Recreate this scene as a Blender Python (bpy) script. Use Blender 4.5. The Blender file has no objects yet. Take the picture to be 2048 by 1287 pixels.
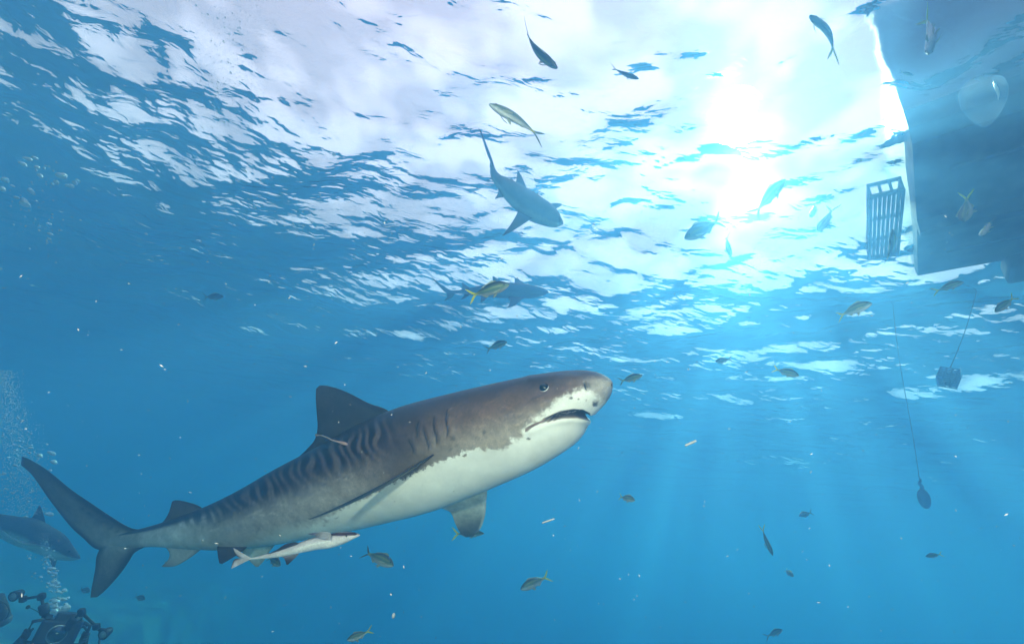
import bpy, bmesh, math, random
import numpy as np
from mathutils import Vector, Matrix, Euler

C = bpy.context.scene
COL = C.collection
R = math.radians

# ------------------------------------------------------------------ camera, sky, sun, exposure
FPX = 938.0                                   # focal length in pixels of the 2048 wide photograph
PITCH, ROLL = R(28), R(10)
cam_d = bpy.data.cameras.new("camera")
cam_d.sensor_width = 36.0
cam_d.lens = 36.0 * FPX / 2048.0
cam_d.clip_start = 0.05
cam_d.clip_end = 3000.0
cam = bpy.data.objects.new("camera", cam_d)
COL.objects.link(cam)
FWD = Vector((0, math.cos(PITCH), math.sin(PITCH)))
RT0 = Vector((1, 0, 0))
UP0 = RT0.cross(FWD)
RIGHT = RT0 * math.cos(ROLL) + UP0 * math.sin(ROLL)
UP = RT0 * -math.sin(ROLL) + UP0 * math.cos(ROLL)
cam.matrix_world = Matrix((RIGHT, UP, -FWD)).transposed().to_4x4()
C.camera = cam

def at(px, py, d):
    """Point of the world seen at photo pixel (px, py), d metres along the viewing axis."""
    return FWD * d + RIGHT * ((px - 1024.0) * d / FPX) + UP * ((643.5 - py) * d / FPX)

FLASH = 112.0
SUN_EL, SUN_AZ = R(45.5), R(31.0)
SUN_DIR = Vector((math.sin(SUN_AZ) * math.cos(SUN_EL), math.cos(SUN_AZ) * math.cos(SUN_EL), math.sin(SUN_EL)))
CLOUD0, CLOUD = 0.88, (8.4, 4.6, 5.3, 1)
world = bpy.data.worlds.new("World")
C.world = world
world.use_nodes = True
wn, wl = world.node_tree.nodes, world.node_tree.links
sky = wn.new("ShaderNodeTexSky")
sky.sky_type = 'NISHITA'
sky.sun_disc = False
sky.sun_elevation = SUN_EL
sky.sun_rotation = SUN_AZ
sky.air_density = 1.0
sky.dust_density = 1.0
sky.ozone_density = 1.0
# near-even cloud colour added to brighten the blue, reddened against the water's absorption
wtc = wn.new("ShaderNodeTexCoord")
cn = wn.new("ShaderNodeTexNoise")
cn.inputs['Scale'].default_value = 3.2
cn.inputs['Detail'].default_value = 7.0
cn.inputs['Roughness'].default_value = 0.6
wl.new(wtc.outputs['Generated'], cn.inputs['Vector'])
cr = wn.new("ShaderNodeValToRGB")
cr.color_ramp.elements[0].position = 0.30
cr.color_ramp.elements[0].color = (CLOUD0, CLOUD0, CLOUD0, 1)
cr.color_ramp.elements[1].position = 0.62
wl.new(cn.outputs['Fac'], cr.inputs[0])
cm = wn.new("ShaderNodeMixRGB")
cm.inputs[2].default_value = CLOUD
wl.new(cr.outputs[0], cm.inputs[0])
wl.new(sky.outputs[0], cm.inputs[1])
wl.new(cm.outputs[0], wn['Background'].inputs[0])
wn['Background'].inputs[1].default_value = 0.070

sun_d = bpy.data.lights.new("sun", 'SUN')
sun_d.energy = 5.0
sun_d.angle = R(0.5)
sun_d.color = (1.0, 0.89, 0.74)
sun = bpy.data.objects.new("sun", sun_d)
sun.rotation_euler = (-SUN_DIR).to_track_quat('-Z', 'Y').to_euler()
sun.location = SUN_DIR * 60
COL.objects.link(sun)

# the photographer's two flash heads, either side of the lens: they light the near sharks
def flash(x, y, z, watts):
    ld = bpy.data.lights.new("camera_flash", 'SPOT')
    ld.energy = watts
    ld.spot_size = R(150); ld.spot_blend = 0.6
    ld.shadow_soft_size = 0.10
    ld.color = (1.0, 0.78, 0.62)
    o = bpy.data.objects.new("camera_flash", ld)
    p = RIGHT * x + UP * y + FWD * z
    o.location = p
    o.rotation_euler = (at(700, 930, 3.2) - p).to_track_quat('-Z', 'Y').to_euler()
    COL.objects.link(o)
flash(-0.70, 0.42, -0.25, FLASH)
flash(0.70, 0.30, -0.25, FLASH)

vs = C.view_settings
vs.view_transform = 'Standard'
vs.look = 'None'
vs.exposure = 1.74
vs.gamma = 1.0
C.cycles.volume_bounces = 3
C.cycles.max_bounces = 10
C.cycles.transparent_max_bounces = 24
C.cycles.use_denoising = True
C.cycles.sample_clamp_indirect = 1.2
C.cycles.caustics_refractive = False
C.cycles.caustics_reflective = False

Z_SURF, Z_SAND = 5.0, -3.25

# ------------------------------------------------------------------ helpers
def mat(name):
    m = bpy.data.materials.new(name)
    m.use_nodes = True
    return m, m.node_tree.nodes, m.node_tree.links

def link_mesh(name, me, material=None, parent=None):
    o = bpy.data.objects.new(name, me)
    COL.objects.link(o)
    if material is not None and not me.materials:
        me.materials.append(material)
    if parent is not None:
        o.parent = parent
    return o

def np_mesh(name, verts, quads, smooth=True):
    me = bpy.data.meshes.new(name)
    verts = np.asarray(verts, dtype=np.float32)
    quads = np.asarray(quads, dtype=np.int32)
    n, k = quads.shape
    me.vertices.add(len(verts))
    me.vertices.foreach_set("co", verts.ravel())
    me.loops.add(n * k)
    me.loops.foreach_set("vertex_index", quads.ravel())
    me.polygons.add(n)
    me.polygons.foreach_set("loop_start", np.arange(0, n * k, k, dtype=np.int32))
    me.polygons.foreach_set("use_smooth", np.full(n, smooth, dtype=bool))
    me.update(calc_edges=True)
    me.validate()
    return me

def grid_quads(nu, nv, wrap_v=False):
    i = np.arange(nu - 1)[:, None]
    j = np.arange(nv if wrap_v else nv - 1)[None, :]
    j2 = (j + 1) % nv
    a = i * nv + j; b = i * nv + j2; c = (i + 1) * nv + j2; d = (i + 1) * nv + j
    return np.stack([a, d, c, b], -1).reshape(-1, 4)

# ------------------------------------------------------------------ water: haze, surface, sand
WATER_IOR = 1.23
def haze():
    b = 900.0
    bm = bmesh.new()
    bmesh.ops.create_cube(bm, size=1.0)
    z0, z1 = Z_SAND - 10.3, Z_SURF + 0.75
    for v in bm.verts:
        v.co = (v.co.x * b, v.co.y * b, z0 if v.co.z < 0 else z1)
    me = bpy.data.meshes.new("haze"); bm.to_mesh(me); bm.free()
    m, n, l = mat("sea_water_haze")
    n.remove(n['Principled BSDF'])
    pv = n.new("ShaderNodeVolumePrincipled")
    pv.inputs['Density Attribute'].default_value = ""
    pv.inputs['Density'].default_value = 0.155
    pv.inputs['Color'].default_value = HAZE_COL
    pv.inputs['Absorption Color'].default_value = HAZE_ABS
    pv.inputs['Anisotropy'].default_value = 0.66
    # second medium, added for the glow round the sun, scatters nearly straight on
    p2 = n.new("ShaderNodeVolumePrincipled")
    p2.inputs['Density Attribute'].default_value = ""
    p2.inputs['Density'].default_value = GLOW
    p2.inputs['Color'].default_value = (0.66, 0.68, 0.36, 1)
    p2.inputs['Absorption Color'].default_value = (1, 1, 1, 1)
    p2.inputs['Anisotropy'].default_value = 0.915
    ad = n.new("ShaderNodeAddShader")
    l.new(pv.outputs[0], ad.inputs[0]); l.new(p2.outputs[0], ad.inputs[1])
    l.new(ad.outputs[0], n['Material Output'].inputs['Volume'])
    m.cycles.homogeneous_volume = True
    o = link_mesh("haze", me, m)
    o["kind"] = "stuff"
GLOW = 0.022
HAZE_COL = (0.002, 0.180, 0.47, 1)
HAZE_ABS = (0.06, 0.66, 0.966, 1)
haze()

CHOP = 0.08
RAY_SCALE, RAY_LOW = 1.3, 0.04
def water_surface():
    N = 900
    u = np.linspace(-1, 1, N)
    ax = 6.0 * np.sinh(4.9 * u)
    gx, gy = np.meshgrid(ax + 0.5, ax + 5.0, indexing='ij')
    sp = np.gradient(ax)
    spx, spy = np.meshgrid(sp, sp, indexing='ij')
    sp2 = np.maximum(spx, spy)
    rng = np.random.default_rng(7)
    z = np.zeros_like(gx)
    main = R(62)
    for k in range(46):
        lam = 0.22 * (7.0 / 0.22) ** rng.random()
        th = main + rng.normal(0, 0.55)
        slope = 0.054 if lam < 0.9 else (0.039 if lam < 2.2 else 0.026)
        amp = slope * lam / (2 * np.pi)
        ph = rng.random() * 6.283
        kx, ky = np.cos(th) * 6.283 / lam, np.sin(th) * 6.283 / lam
        w = np.clip(lam / sp2 / 4.0 - 0.5, 0, 1)
        arg = kx * gx + ky * gy + ph
        # slow phase wander so that crests are short and broken
        arg = arg + 1.1 * np.sin(0.37 * kx * gy / 3 - 0.31 * ky * gx / 3 + ph * 3)
        z += w * amp * (np.sin(arg) + 0.22 * np.cos(2 * arg))
    v = np.stack([gx, gy, z + Z_SURF], -1).reshape(-1, 3)
    q = grid_quads(N, N)
    me = np_mesh("water_surface", v, q)
    m, n, l = mat("sea_surface")
    n.remove(n['Principled BSDF'])
    tc = n.new("ShaderNodeNewGeometry")
    mp = n.new("ShaderNodeMapping")
    mp.inputs['Rotation'].default_value = (0, 0, R(-28))
    mp.inputs['Scale'].default_value = (0.55, 1.0, 1.0)
    l.new(tc.outputs['Position'], mp.inputs[0])
    nz = n.new("ShaderNodeTexNoise")
    nz.inputs['Scale'].default_value = 4.2
    nz.inputs['Detail'].default_value = 3.0
    nz.inputs['Roughness'].default_value = 0.45
    nz.inputs['Distortion'].default_value = 0.6
    l.new(mp.outputs[0], nz.inputs['Vector'])
    bp = n.new("ShaderNodeBump")
    bp.inputs['Strength'].default_value = 1.0
    bp.inputs['Distance'].default_value = 0.030
    l.new(nz.outputs['Fac'], bp.inputs['Height'])
    # short steep chop on top, which throws the far glints
    n2 = n.new("ShaderNodeTexNoise")
    n2.inputs['Scale'].default_value = 5.5
    n2.inputs['Detail'].default_value = 1.5
    l.new(mp.outputs[0], n2.inputs['Vector'])
    pw = n.new("ShaderNodeMath"); pw.operation = 'POWER'; pw.inputs[1].default_value = 3.0
    l.new(n2.outputs['Fac'], pw.inputs[0])
    n3 = n.new("ShaderNodeTexNoise")
    n3.inputs['Scale'].default_value = 0.42
    n3.inputs['Detail'].default_value = 1.0
    l.new(tc.outputs['Position'], n3.inputs['Vector'])
    pm = n.new("ShaderNodeMapRange"); pm.interpolation_type = 'SMOOTHSTEP'
    pm.inputs['From Min'].default_value = 0.42; pm.inputs['From Max'].default_value = 0.66
    pm.inputs['To Min'].default_value = 0.12
    l.new(n3.outputs['Fac'], pm.inputs['Value'])
    pt = n.new("ShaderNodeMath"); pt.operation = 'MULTIPLY'
    l.new(pw.outputs[0], pt.inputs[0]); l.new(pm.outputs[0], pt.inputs[1])
    b2 = n.new("ShaderNodeBump")
    b2.inputs['Strength'].default_value = 1.0
    b2.inputs['Distance'].default_value = CHOP
    l.new(pt.outputs[0], b2.inputs['Height'])
    l.new(bp.outputs[0], b2.inputs['Normal'])
    bp = b2
    fr = n.new("ShaderNodeFresnel")
    fr.inputs['IOR'].default_value = WATER_IOR
    l.new(bp.outputs[0], fr.inputs['Normal'])
    tr = n.new("ShaderNodeBsdfTransparent")
    # noise tint put into the transparency, shading the sunlight into shafts
    nr = n.new("ShaderNodeTexNoise")
    nr.inputs['Scale'].default_value = RAY_SCALE
    nr.inputs['Detail'].default_value = 2.0
    l.new(tc.outputs['Position'], nr.inputs['Vector'])
    rr = n.new("ShaderNodeValToRGB")
    rr.color_ramp.elements[0].position = 0.42
    rr.color_ramp.elements[0].color = (RAY_LOW, RAY_LOW, RAY_LOW, 1)
    rr.color_ramp.elements[1].position = 0.60
    l.new(nr.outputs['Fac'], rr.inputs[0])
    l.new(rr.outputs[0], tr.inputs['Color'])
    rf = n.new("ShaderNodeBsdfRefraction")
    rf.inputs['IOR'].default_value = 1.06
    rf.inputs['Roughness'].default_value = 0.36
    l.new(bp.outputs[0], rf.inputs['Normal'])
    gl = n.new("ShaderNodeBsdfGlossy")
    gl.inputs['Roughness'].default_value = 0.03
    l.new(bp.outputs[0], gl.inputs['Normal'])
    m1 = n.new("ShaderNodeMixShader"); m1.inputs[0].default_value = 0.64
    l.new(tr.outputs[0], m1.inputs[1]); l.new(rf.outputs[0], m1.inputs[2])
    m2 = n.new("ShaderNodeMixShader")
    l.new(fr.outputs[0], m2.inputs[0]); l.new(m1.outputs[0], m2.inputs[1]); l.new(gl.outputs[0], m2.inputs[2])
    l.new(m2.outputs[0], n['Material Output'].inputs['Surface'])
    o = link_mesh("water_surface", me, m)
    o["kind"] = "structure"; o["label"] = "rippled underside of the sea surface with bright sky showing through"
water_surface()

def sand():
    N = 140
    u = np.linspace(-1, 1, N)
    ax = 3.0 * np.sinh(5.2 * u)
    gx, gy = np.meshgrid(ax - 6, ax + 12, indexing='ij')
    z = Z_SAND + 0.10 * np.sin(gx * 0.8 + 0.3 * gy) * np.sin(gy * 0.6 - 0.2 * gx) + 0.02 * np.sin(gx * 7 + 2 * np.sin(gy * 2))
    z = z - 9.0 * (1 - np.exp(-np.clip(gx + 7.2 + 0.25 * (gy - 5), 0, None) / 5.0))
    me = np_mesh("sand", np.stack([gx, gy, z], -1).reshape(-1, 3), grid_quads(N, N))
    m, n, l = mat("pale_sand")
    b = n['Principled BSDF']; b.inputs['Roughness'].default_value = 0.95
    nz = n.new("ShaderNodeTexNoise"); nz.inputs['Scale'].default_value = 1.3; nz.inputs['Detail'].default_value = 8
    cr = n.new("ShaderNodeValToRGB")
    cr.color_ramp.elements[0].color = (0.26, 0.24, 0.20, 1); cr.color_ramp.elements[1].color = (0.42, 0.39, 0.33, 1)
    g = n.new("ShaderNodeNewGeometry")
    l.new(g.outputs['Position'], nz.inputs['Vector']); l.new(nz.outputs['Fac'], cr.inputs[0]); l.new(cr.outputs[0], b.inputs['Base Color'])
    o = link_mesh("sand", me, m)
    o["kind"] = "structure"; o["label"] = "pale sandy sea floor fading into blue water"
sand()

# ------------------------------------------------------------------ building helpers
FW, RG, UPV = np.array(FWD), np.array(RIGHT), np.array(UP)

def at_np(px, py, d):
    px, py, d = np.asarray(px, float), np.asarray(py, float), np.asarray(d, float)
    return FW * d[..., None] + RG * ((px - 1024.0) * d / FPX)[..., None] + UPV * ((643.5 - py) * d / FPX)[..., None]

def proj(v):
    d = v @ FW
    return 1024.0 + FPX * (v @ RG) / d, 643.5 - FPX * (v @ UPV) / d

def catmull(pts, n):
    """n samples of a Catmull-Rom curve through the rows of pts, spaced by length of the first columns."""
    p = np.asarray(pts, float)
    seg = np.maximum(np.linalg.norm(np.diff(p[:, :2], axis=0), axis=1), 1e-6) ** 0.75
    t = np.concatenate([[0], np.cumsum(seg)])
    m = np.zeros_like(p)
    m[1:-1] = (p[2:] - p[:-2]) / (t[2:] - t[:-2])[:, None]
    m[0] = (p[1] - p[0]) / (t[1] - t[0]); m[-1] = (p[-1] - p[-2]) / (t[-1] - t[-2])
    x = np.linspace(0, t[-1], n)
    i = np.clip(np.searchsorted(t, x, side='right') - 1, 0, len(t) - 2)
    h = (t[i + 1] - t[i])
    u = ((x - t[i]) / h)[:, None]; h = h[:, None]
    return ((2*u**3 - 3*u**2 + 1) * p[i] + (u**3 - 2*u**2 + u) * h * m[i]
            + (-2*u**3 + 3*u**2) * p[i + 1] + (u**3 - u**2) * h * m[i + 1])

def set_attr(me, name, arr):
    arr = np.asarray(arr, dtype=np.float32)
    if arr.ndim == 2:
        if arr.shape[1] == 3:
            arr = np.concatenate([arr, np.ones((len(arr), 1), np.float32)], 1)
        a = me.attributes.new(name, 'FLOAT_COLOR', 'POINT')
        a.data.foreach_set("color", arr.ravel())
    else:
        a = me.attributes.new(name, 'FLOAT', 'POINT')
        a.data.foreach_set("value", arr)

def tag(o, label, cat, group=None):
    o["label"] = label; o["category"] = cat
    if group: o["group"] = group
    return o

def thing(name, label, cat, loc=(0, 0, 0), group=None):
    o = bpy.data.objects.new(name, None)
    COL.objects.link(o)
    o.location = loc
    o.empty_display_size = 0.1
    return tag(o, label, cat, group)

def part(name, me, material, parent):
    """Link a mesh given in world coordinates under its thing (or part)."""
    o = link_mesh(name, me, material)
    o.parent = parent
    loc = Vector(); p = parent
    while p is not None:
        loc += p.location; p = p.parent
    if not parent.parent and loc.length > 0:
        me.transform(Matrix.Translation(-loc))
    elif parent.parent:
        me.transform(Matrix.Translation(-loc))
    return o

def outward(v, q):
    a, b, c, d = (v[q[:, k]] for k in range(4))
    vol = np.einsum('ij,ij->i', a, np.cross(b, c)).sum() + np.einsum('ij,ij->i', a, np.cross(c, d)).sum()
    return q if vol > 0 else q[:, ::-1]

class Loft:
    """Closed body through stations (top px, top py, bottom px, bottom py, depth, width over height)."""
    def __init__(self, stations, n, S, m=0):
        st = catmull(stations, n)
        T = at_np(st[:, 0], st[:, 1], st[:, 4]); B = at_np(st[:, 2], st[:, 3], st[:, 4])
        self.c = (T + B) / 2
        up = T - B
        self.h = np.maximum(np.linalg.norm(up, axis=1) / 2, 0.0008)
        self.u = up / np.maximum(np.linalg.norm(up, axis=1), 1e-6)[:, None]
        tan = np.gradient(self.c, axis=0)
        w = np.cross(tan, self.u)
        w /= np.linalg.norm(w, axis=1)[:, None]
        s = np.sign(np.einsum('ij,ij->i', w, -self.c))
        self.w = w * s[:, None]
        self.r = st[:, 5]
        self.n, self.S, self.m = n, S, m
        ph = 2 * np.pi * np.arange(S) / S
        self.ph = ph
        self.v = (self.c[:, None] + (self.h[:, None] * np.cos(ph))[..., None] * self.u[:, None]
                  + (self.h * self.r)[:, None, None] * np.sin(ph)[None, :, None] * self.w[:, None])
        j = np.arange(S)
        self.mirror = (-2 * m - j) % S
        x = (ph + 2 * np.pi * m / S) % (2 * np.pi)
        self.near = x <= np.pi + 1e-6
        self.t = np.where(self.near, x, 2 * np.pi - x) / np.pi      # 0 back, 1 belly
        self.tt = np.broadcast_to(self.t, (n, S))
        px, py = proj(self.v.reshape(-1, 3))
        px, py = px.reshape(n, S), py.reshape(n, S)
        self.px = np.where(self.near[None], px, px[:, self.mirror])
        self.py = np.where(self.near[None], py, py[:, self.mirror])
    def normals(self):
        a = np.roll(self.v, -1, 1) - np.roll(self.v, 1, 1)
        b = np.gradient(self.v, axis=0)
        nn = np.cross(a, b)
        nn /= np.maximum(np.linalg.norm(nn, axis=2), 1e-9)[..., None]
        o = self.v - self.c[:, None]
        return nn * np.sign(np.einsum('ijk,ijk->ij', nn, o))[..., None]
    def quads(self):
        q = grid_quads(self.n, self.S, True)
        return outward(self.v.reshape(-1, 3), q)
    def surf(self, px, py):
        """Near-side surface point and normal at a photo pixel."""
        dd = (self.px - px) ** 2 + (self.py - py) ** 2 + np.where(self.near[None], 0, 1e9)
        i, j = np.unravel_index(np.argmin(dd), dd.shape)
        return i, j

def fin_arrays(le, te, n=26, m=14, thick=0.10, tip=0.25):
    """Thin closed blade between a leading and a trailing edge, both lists of (px, py, depth) from root to tip."""
    L3 = catmull(le, n); T3 = catmull(te, n)
    L = at_np(L3[:, 0], L3[:, 1], L3[:, 2]); T = at_np(T3[:, 0], T3[:, 1], T3[:, 2])
    x = (1 - np.cos(np.linspace(0, np.pi, m))) / 2
    ch = T - L
    mid = (L + T) / 2
    span = np.gradient(mid, axis=0)
    nn = np.cross(ch, span)
    nn = nn.sum(0)[None] * 0.6 + nn * 0.4
    nn /= np.maximum(np.linalg.norm(nn, axis=1), 1e-9)[:, None]
    clen = np.linalg.norm(ch, axis=1)
    s = np.linspace(0, 1, n)
    th = thick * clen.max() * (0.25 + 0.75 * clen / clen.max()) * (1 - (1 - tip) * s)
    prof = 2.6 * (0.2969 * np.sqrt(x) - 0.1260 * x - 0.3516 * x**2 + 0.2843 * x**3 - 0.1036 * x**4) + 0.05 * (x > 0) * (x < 1)
    P = L[:, None] + ch[:, None] * x[None, :, None]
    off = (th[:, None] * prof[None])[..., None] * nn[:, None]
    loop = np.concatenate([P + off, (P - off)[:, -2:0:-1]], 1)
    xs = np.concatenate([x, x[-2:0:-1]])
    k = loop.shape[1]
    # close the tip and the root with a pinched ring
    tipr = np.broadcast_to(loop[-1].mean(0), loop[-1].shape) * 0.985 + loop[-1] * 0.015
    rootr = np.broadcast_to(loop[0].mean(0), loop[0].shape) * 0.985 + loop[0] * 0.015
    loop = np.concatenate([rootr[None], loop, tipr[None]], 0)
    v = loop.reshape(-1, 3)
    q = outward(v - v.mean(0), grid_quads(n + 2, k, True))
    chord = np.broadcast_to(xs, (n + 2, k)).ravel()
    spn = np.broadcast_to(np.concatenate([[0], s, [1]])[:, None], (n + 2, k)).ravel()
    return v, q, chord, spn

def fin_mesh(name, blades, paint, **kw):
    vs_, qs, cs, ss = [], [], [], []
    o = 0
    for le, te in blades:
        v, q, c, s = fin_arrays(le, te, **kw)
        vs_.append(v); qs.append(q + o); cs.append(c); ss.append(s); o += len(v)
    v = np.concatenate(vs_); c = np.concatenate(cs); s = np.concatenate(ss)
    me = np_mesh(name, v, np.concatenate(qs))
    px, py = proj(v)
    set_attr(me, "skin", paint(px, py, c, s))
    set_attr(me, "bd", np.full(len(v), 200.0))
    set_attr(me, "soft", np.full(len(v), 1.0))
    return me

def lerp(a, b, f):
    return np.asarray(a, float) * (1 - f)[..., None] + np.asarray(b, float) * f[..., None]

def sstep(a, b, x):
    t = np.clip((x - a) / (b - a), 0, 1)
    return t * t * (3 - 2 * t)

def poly_sd(px, py, poly):
    """Signed pixel distance to a polygon, negative inside."""
    p = np.asarray(poly, float)
    shp = px.shape
    x, y = px.ravel(), py.ravel()
    dmin = np.full(x.shape, 1e18); ins = np.zeros(x.shape, bool)
    for k in range(len(p)):
        a, b = p[k], p[(k + 1) % len(p)]
        e = b - a
        t = np.clip(((x - a[0]) * e[0] + (y - a[1]) * e[1]) / max(e @ e, 1e-9), 0, 1)
        dmin = np.minimum(dmin, (x - a[0] - t * e[0]) ** 2 + (y - a[1] - t * e[1]) ** 2)
        c = (a[1] > y) != (b[1] > y)
        with np.errstate(divide='ignore', invalid='ignore'):
            xi = a[0] + (y - a[1]) * e[0] / (e[1] if abs(e[1]) > 1e-9 else 1e-9)
        ins ^= c & (x < xi)
    d = np.sqrt(dmin)
    return np.where(ins, -d, d).reshape(shp)

def line_d(px, py, pts):
    p = np.asarray(pts, float)
    d = np.full(px.shape, 1e18)
    for a, b in zip(p[:-1], p[1:]):
        e = b - a
        t = np.clip(((px - a[0]) * e[0] + (py - a[1]) * e[1]) / max(e @ e, 1e-9), 0, 1)
        d = np.minimum(d, (px - a[0] - t * e[0]) ** 2 + (py - a[1] - t * e[1]) ** 2)
    return np.sqrt(d)

def plain(name, col, rough=0.6, metal=0.0, noise=0.0, scale=20.0, spec=0.5):
    m, n, l = mat(name)
    b = n['Principled BSDF']
    b.inputs['Roughness'].default_value = rough
    b.inputs['Metallic'].default_value = metal
    b.inputs['Specular IOR Level'].default_value = spec
    if noise > 0:
        g = n.new("ShaderNodeTexCoord")
        t = n.new("ShaderNodeTexNoise"); t.inputs['Scale'].default_value = scale; t.inputs['Detail'].default_value = 6
        r = n.new("ShaderNodeValToRGB")
        r.color_ramp.elements[0].position = 0.3; r.color_ramp.elements[1].position = 0.7
        r.color_ramp.elements[0].color = tuple(c * (1 - noise) for c in col[:3]) + (1,)
        r.color_ramp.elements[1].color = tuple(min(1, c * (1 + noise)) for c in col[:3]) + (1,)
        l.new(g.outputs['Object'], t.inputs['Vector']); l.new(t.outputs['Fac'], r.inputs[0]); l.new(r.outputs[0], b.inputs['Base Color'])
    else:
        b.inputs['Base Color'].default_value = tuple(col[:3]) + (1,)
    return m

def skin_mat(name, belly, rag=22.0, speck=0.35, rough=0.5, scale=1.0):
    """Fish skin: painted back colour, pale belly, ragged edge between the two, fine speckle."""
    m, n, l = mat(name)
    b = n['Principled BSDF']
    b.inputs['Roughness'].default_value = rough
    b.inputs['Specular IOR Level'].default_value = 0.35
    tc = n.new("ShaderNodeTexCoord")
    def attr(nm):
        a = n.new("ShaderNodeAttribute"); a.attribute_name = nm; return a
    def noise(s, d, r=0.6):
        t = n.new("ShaderNodeTexNoise"); t.inputs['Scale'].default_value = s * scale
        t.inputs['Detail'].default_value = d; t.inputs['Roughness'].default_value = r
        l.new(tc.outputs['Object'], t.inputs['Vector']); return t
    def math_(op, a, c, v=None):
        k = n.new("ShaderNodeMath"); k.operation = op
        for i, x in enumerate((a, c, v)):
            if x is None: continue
            if isinstance(x, (int, float)): k.inputs[i].default_value = x
            else: l.new(x, k.inputs[i])
        return k.outputs[0]
    n1 = noise(38, 6, 0.68)
    rg = math_('MULTIPLY_ADD', n1.outputs['Fac'], rag * 2, -rag)
    bd = math_('ADD', attr('bd').outputs['Fac'], rg)
    mr = n.new("ShaderNodeMapRange"); mr.interpolation_type = 'SMOOTHSTEP'
    l.new(bd, mr.inputs['Value'])
    so = attr('soft').outputs['Fac']
    l.new(math_('MULTIPLY', so, -1.0), mr.inputs['From Min']); l.new(so, mr.inputs['From Max'])
    n2 = noise(230, 3, 0.7); n3 = noise(9, 4)
    sp = math_('MULTIPLY_ADD', n2.outputs['Fac'], speck * 2, 1 - speck)
    sp2 = math_('MULTIPLY', math_('MULTIPLY_ADD', n3.outputs['Fac'], 1.4, 0.3), math_('MULTIPLY_ADD', noise(46, 8, 0.75).outputs['Fac'], 1.2, 0.4))
    spk = math_('MULTIPLY', sp, sp2)
    sc = n.new("ShaderNodeVectorMath"); sc.operation = 'SCALE'
    l.new(attr('skin').outputs['Color'], sc.inputs[0]); l.new(spk, sc.inputs['Scale'])
    bl = n.new("ShaderNodeVectorMath"); bl.operation = 'SCALE'
    bl.inputs[0].default_value = belly
    bn = noise(5.5, 7, 0.62)
    l.new(math_('MULTIPLY', math_('MULTIPLY_ADD', bn.outputs['Fac'], 0.75, 0.58), math_('MULTIPLY_ADD', n2.outputs['Fac'], 0.3, 0.85)), bl.inputs['Scale'])
    mx = n.new("ShaderNodeMixRGB")
    l.new(mr.outputs[0], mx.inputs[0]); l.new(bl.outputs[0], mx.inputs[1]); l.new(sc.outputs[0], mx.inputs[2])
    l.new(mx.outputs[0], b.inputs['Base Color'])
    bp = n.new("ShaderNodeBump"); bp.inputs['Strength'].default_value = 0.25; bp.inputs['Distance'].default_value = 0.004
    l.new(n2.outputs['Fac'], bp.inputs['Height']); l.new(bp.outputs[0], b.inputs['Normal'])
    return m

def uv_ball(name, c, r, seg=24, ring=14, sx=1, sy=1, sz=1):
    bm = bmesh.new()
    bmesh.ops.create_uvsphere(bm, u_segments=seg, v_segments=ring, radius=r)
    for v in bm.verts: v.co = Vector((v.co.x * sx, v.co.y * sy, v.co.z * sz)) + Vector(c)
    for f in bm.faces: f.smooth = True
    me = bpy.data.meshes.new(name); bm.to_mesh(me); bm.free()
    return me

def tube_arrays(pts, rad, S=10):
    p = np.asarray(pts, float)
    n = len(p)
    r = np.broadcast_to(np.asarray(rad, float), (n,))
    t = np.gradient(p, axis=0); t /= np.linalg.norm(t, axis=1)[:, None]
    ref = np.array([0.31, 0.17, 0.93]);
    if abs(t[0] @ ref) > 0.95: ref = np.array([1.0, 0, 0])
    u = np.cross(t, ref); u /= np.linalg.norm(u, axis=1)[:, None]
    w = np.cross(t, u)
    a = 2 * np.pi * np.arange(S) / S
    ring = p[:, None] + r[:, None, None] * (np.cos(a)[None, :, None] * u[:, None] + np.sin(a)[None, :, None] * w[:, None])
    e0 = p[0] + (ring[0] - p[0]) * 0.02; e1 = p[-1] + (ring[-1] - p[-1]) * 0.02
    ring = np.concatenate([e0[None], ring, e1[None]])
    v = ring.reshape(-1, 3)
    return v, outward(v - v.mean(0), grid_quads(n + 2, S, True))

def join_arrays(lst):
    vs_, qs, o = [], [], 0
    for v, q in lst:
        vs_.append(v); qs.append(q + o); o += len(v)
    return np.concatenate(vs_), np.concatenate(qs)

def tube(name, pts, rad, S=10):
    return np_mesh(name, *tube_arrays(pts, rad, S))

def box_arrays(c, ax, half, r=0.15):
    """Box with rounded edges: centre, three unit axes, half sizes."""
    bm = bmesh.new()
    bmesh.ops.create_cube(bm, size=2.0)
    for v in bm.verts: v.co = Vector((v.co.x * half[0], v.co.y * half[1], v.co.z * half[2]))
    bmesh.ops.bevel(bm, geom=bm.edges[:], offset=min(half) * r, segments=2, affect='EDGES', profile=0.6)
    M = Matrix((Vector(ax[0]), Vector(ax[1]), Vector(ax[2]))).transposed().to_4x4(); M.translation = Vector(c)
    bm.transform(M)
    return bm

def box(name, c, ax, half, r=0.15):
    bm = box_arrays(c, ax, half, r)
    me = bpy.data.meshes.new(name); bm.to_mesh(me); bm.free()
    return me

def bm_to_mesh(name, bms):
    out = bmesh.new()
    for b in bms:
        tmp = bpy.data.meshes.new("tmp"); b.to_mesh(tmp); b.free(); out.from_mesh(tmp); bpy.data.meshes.remove(tmp)
    me = bpy.data.meshes.new(name); out.to_mesh(me); out.free()
    return me

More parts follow.
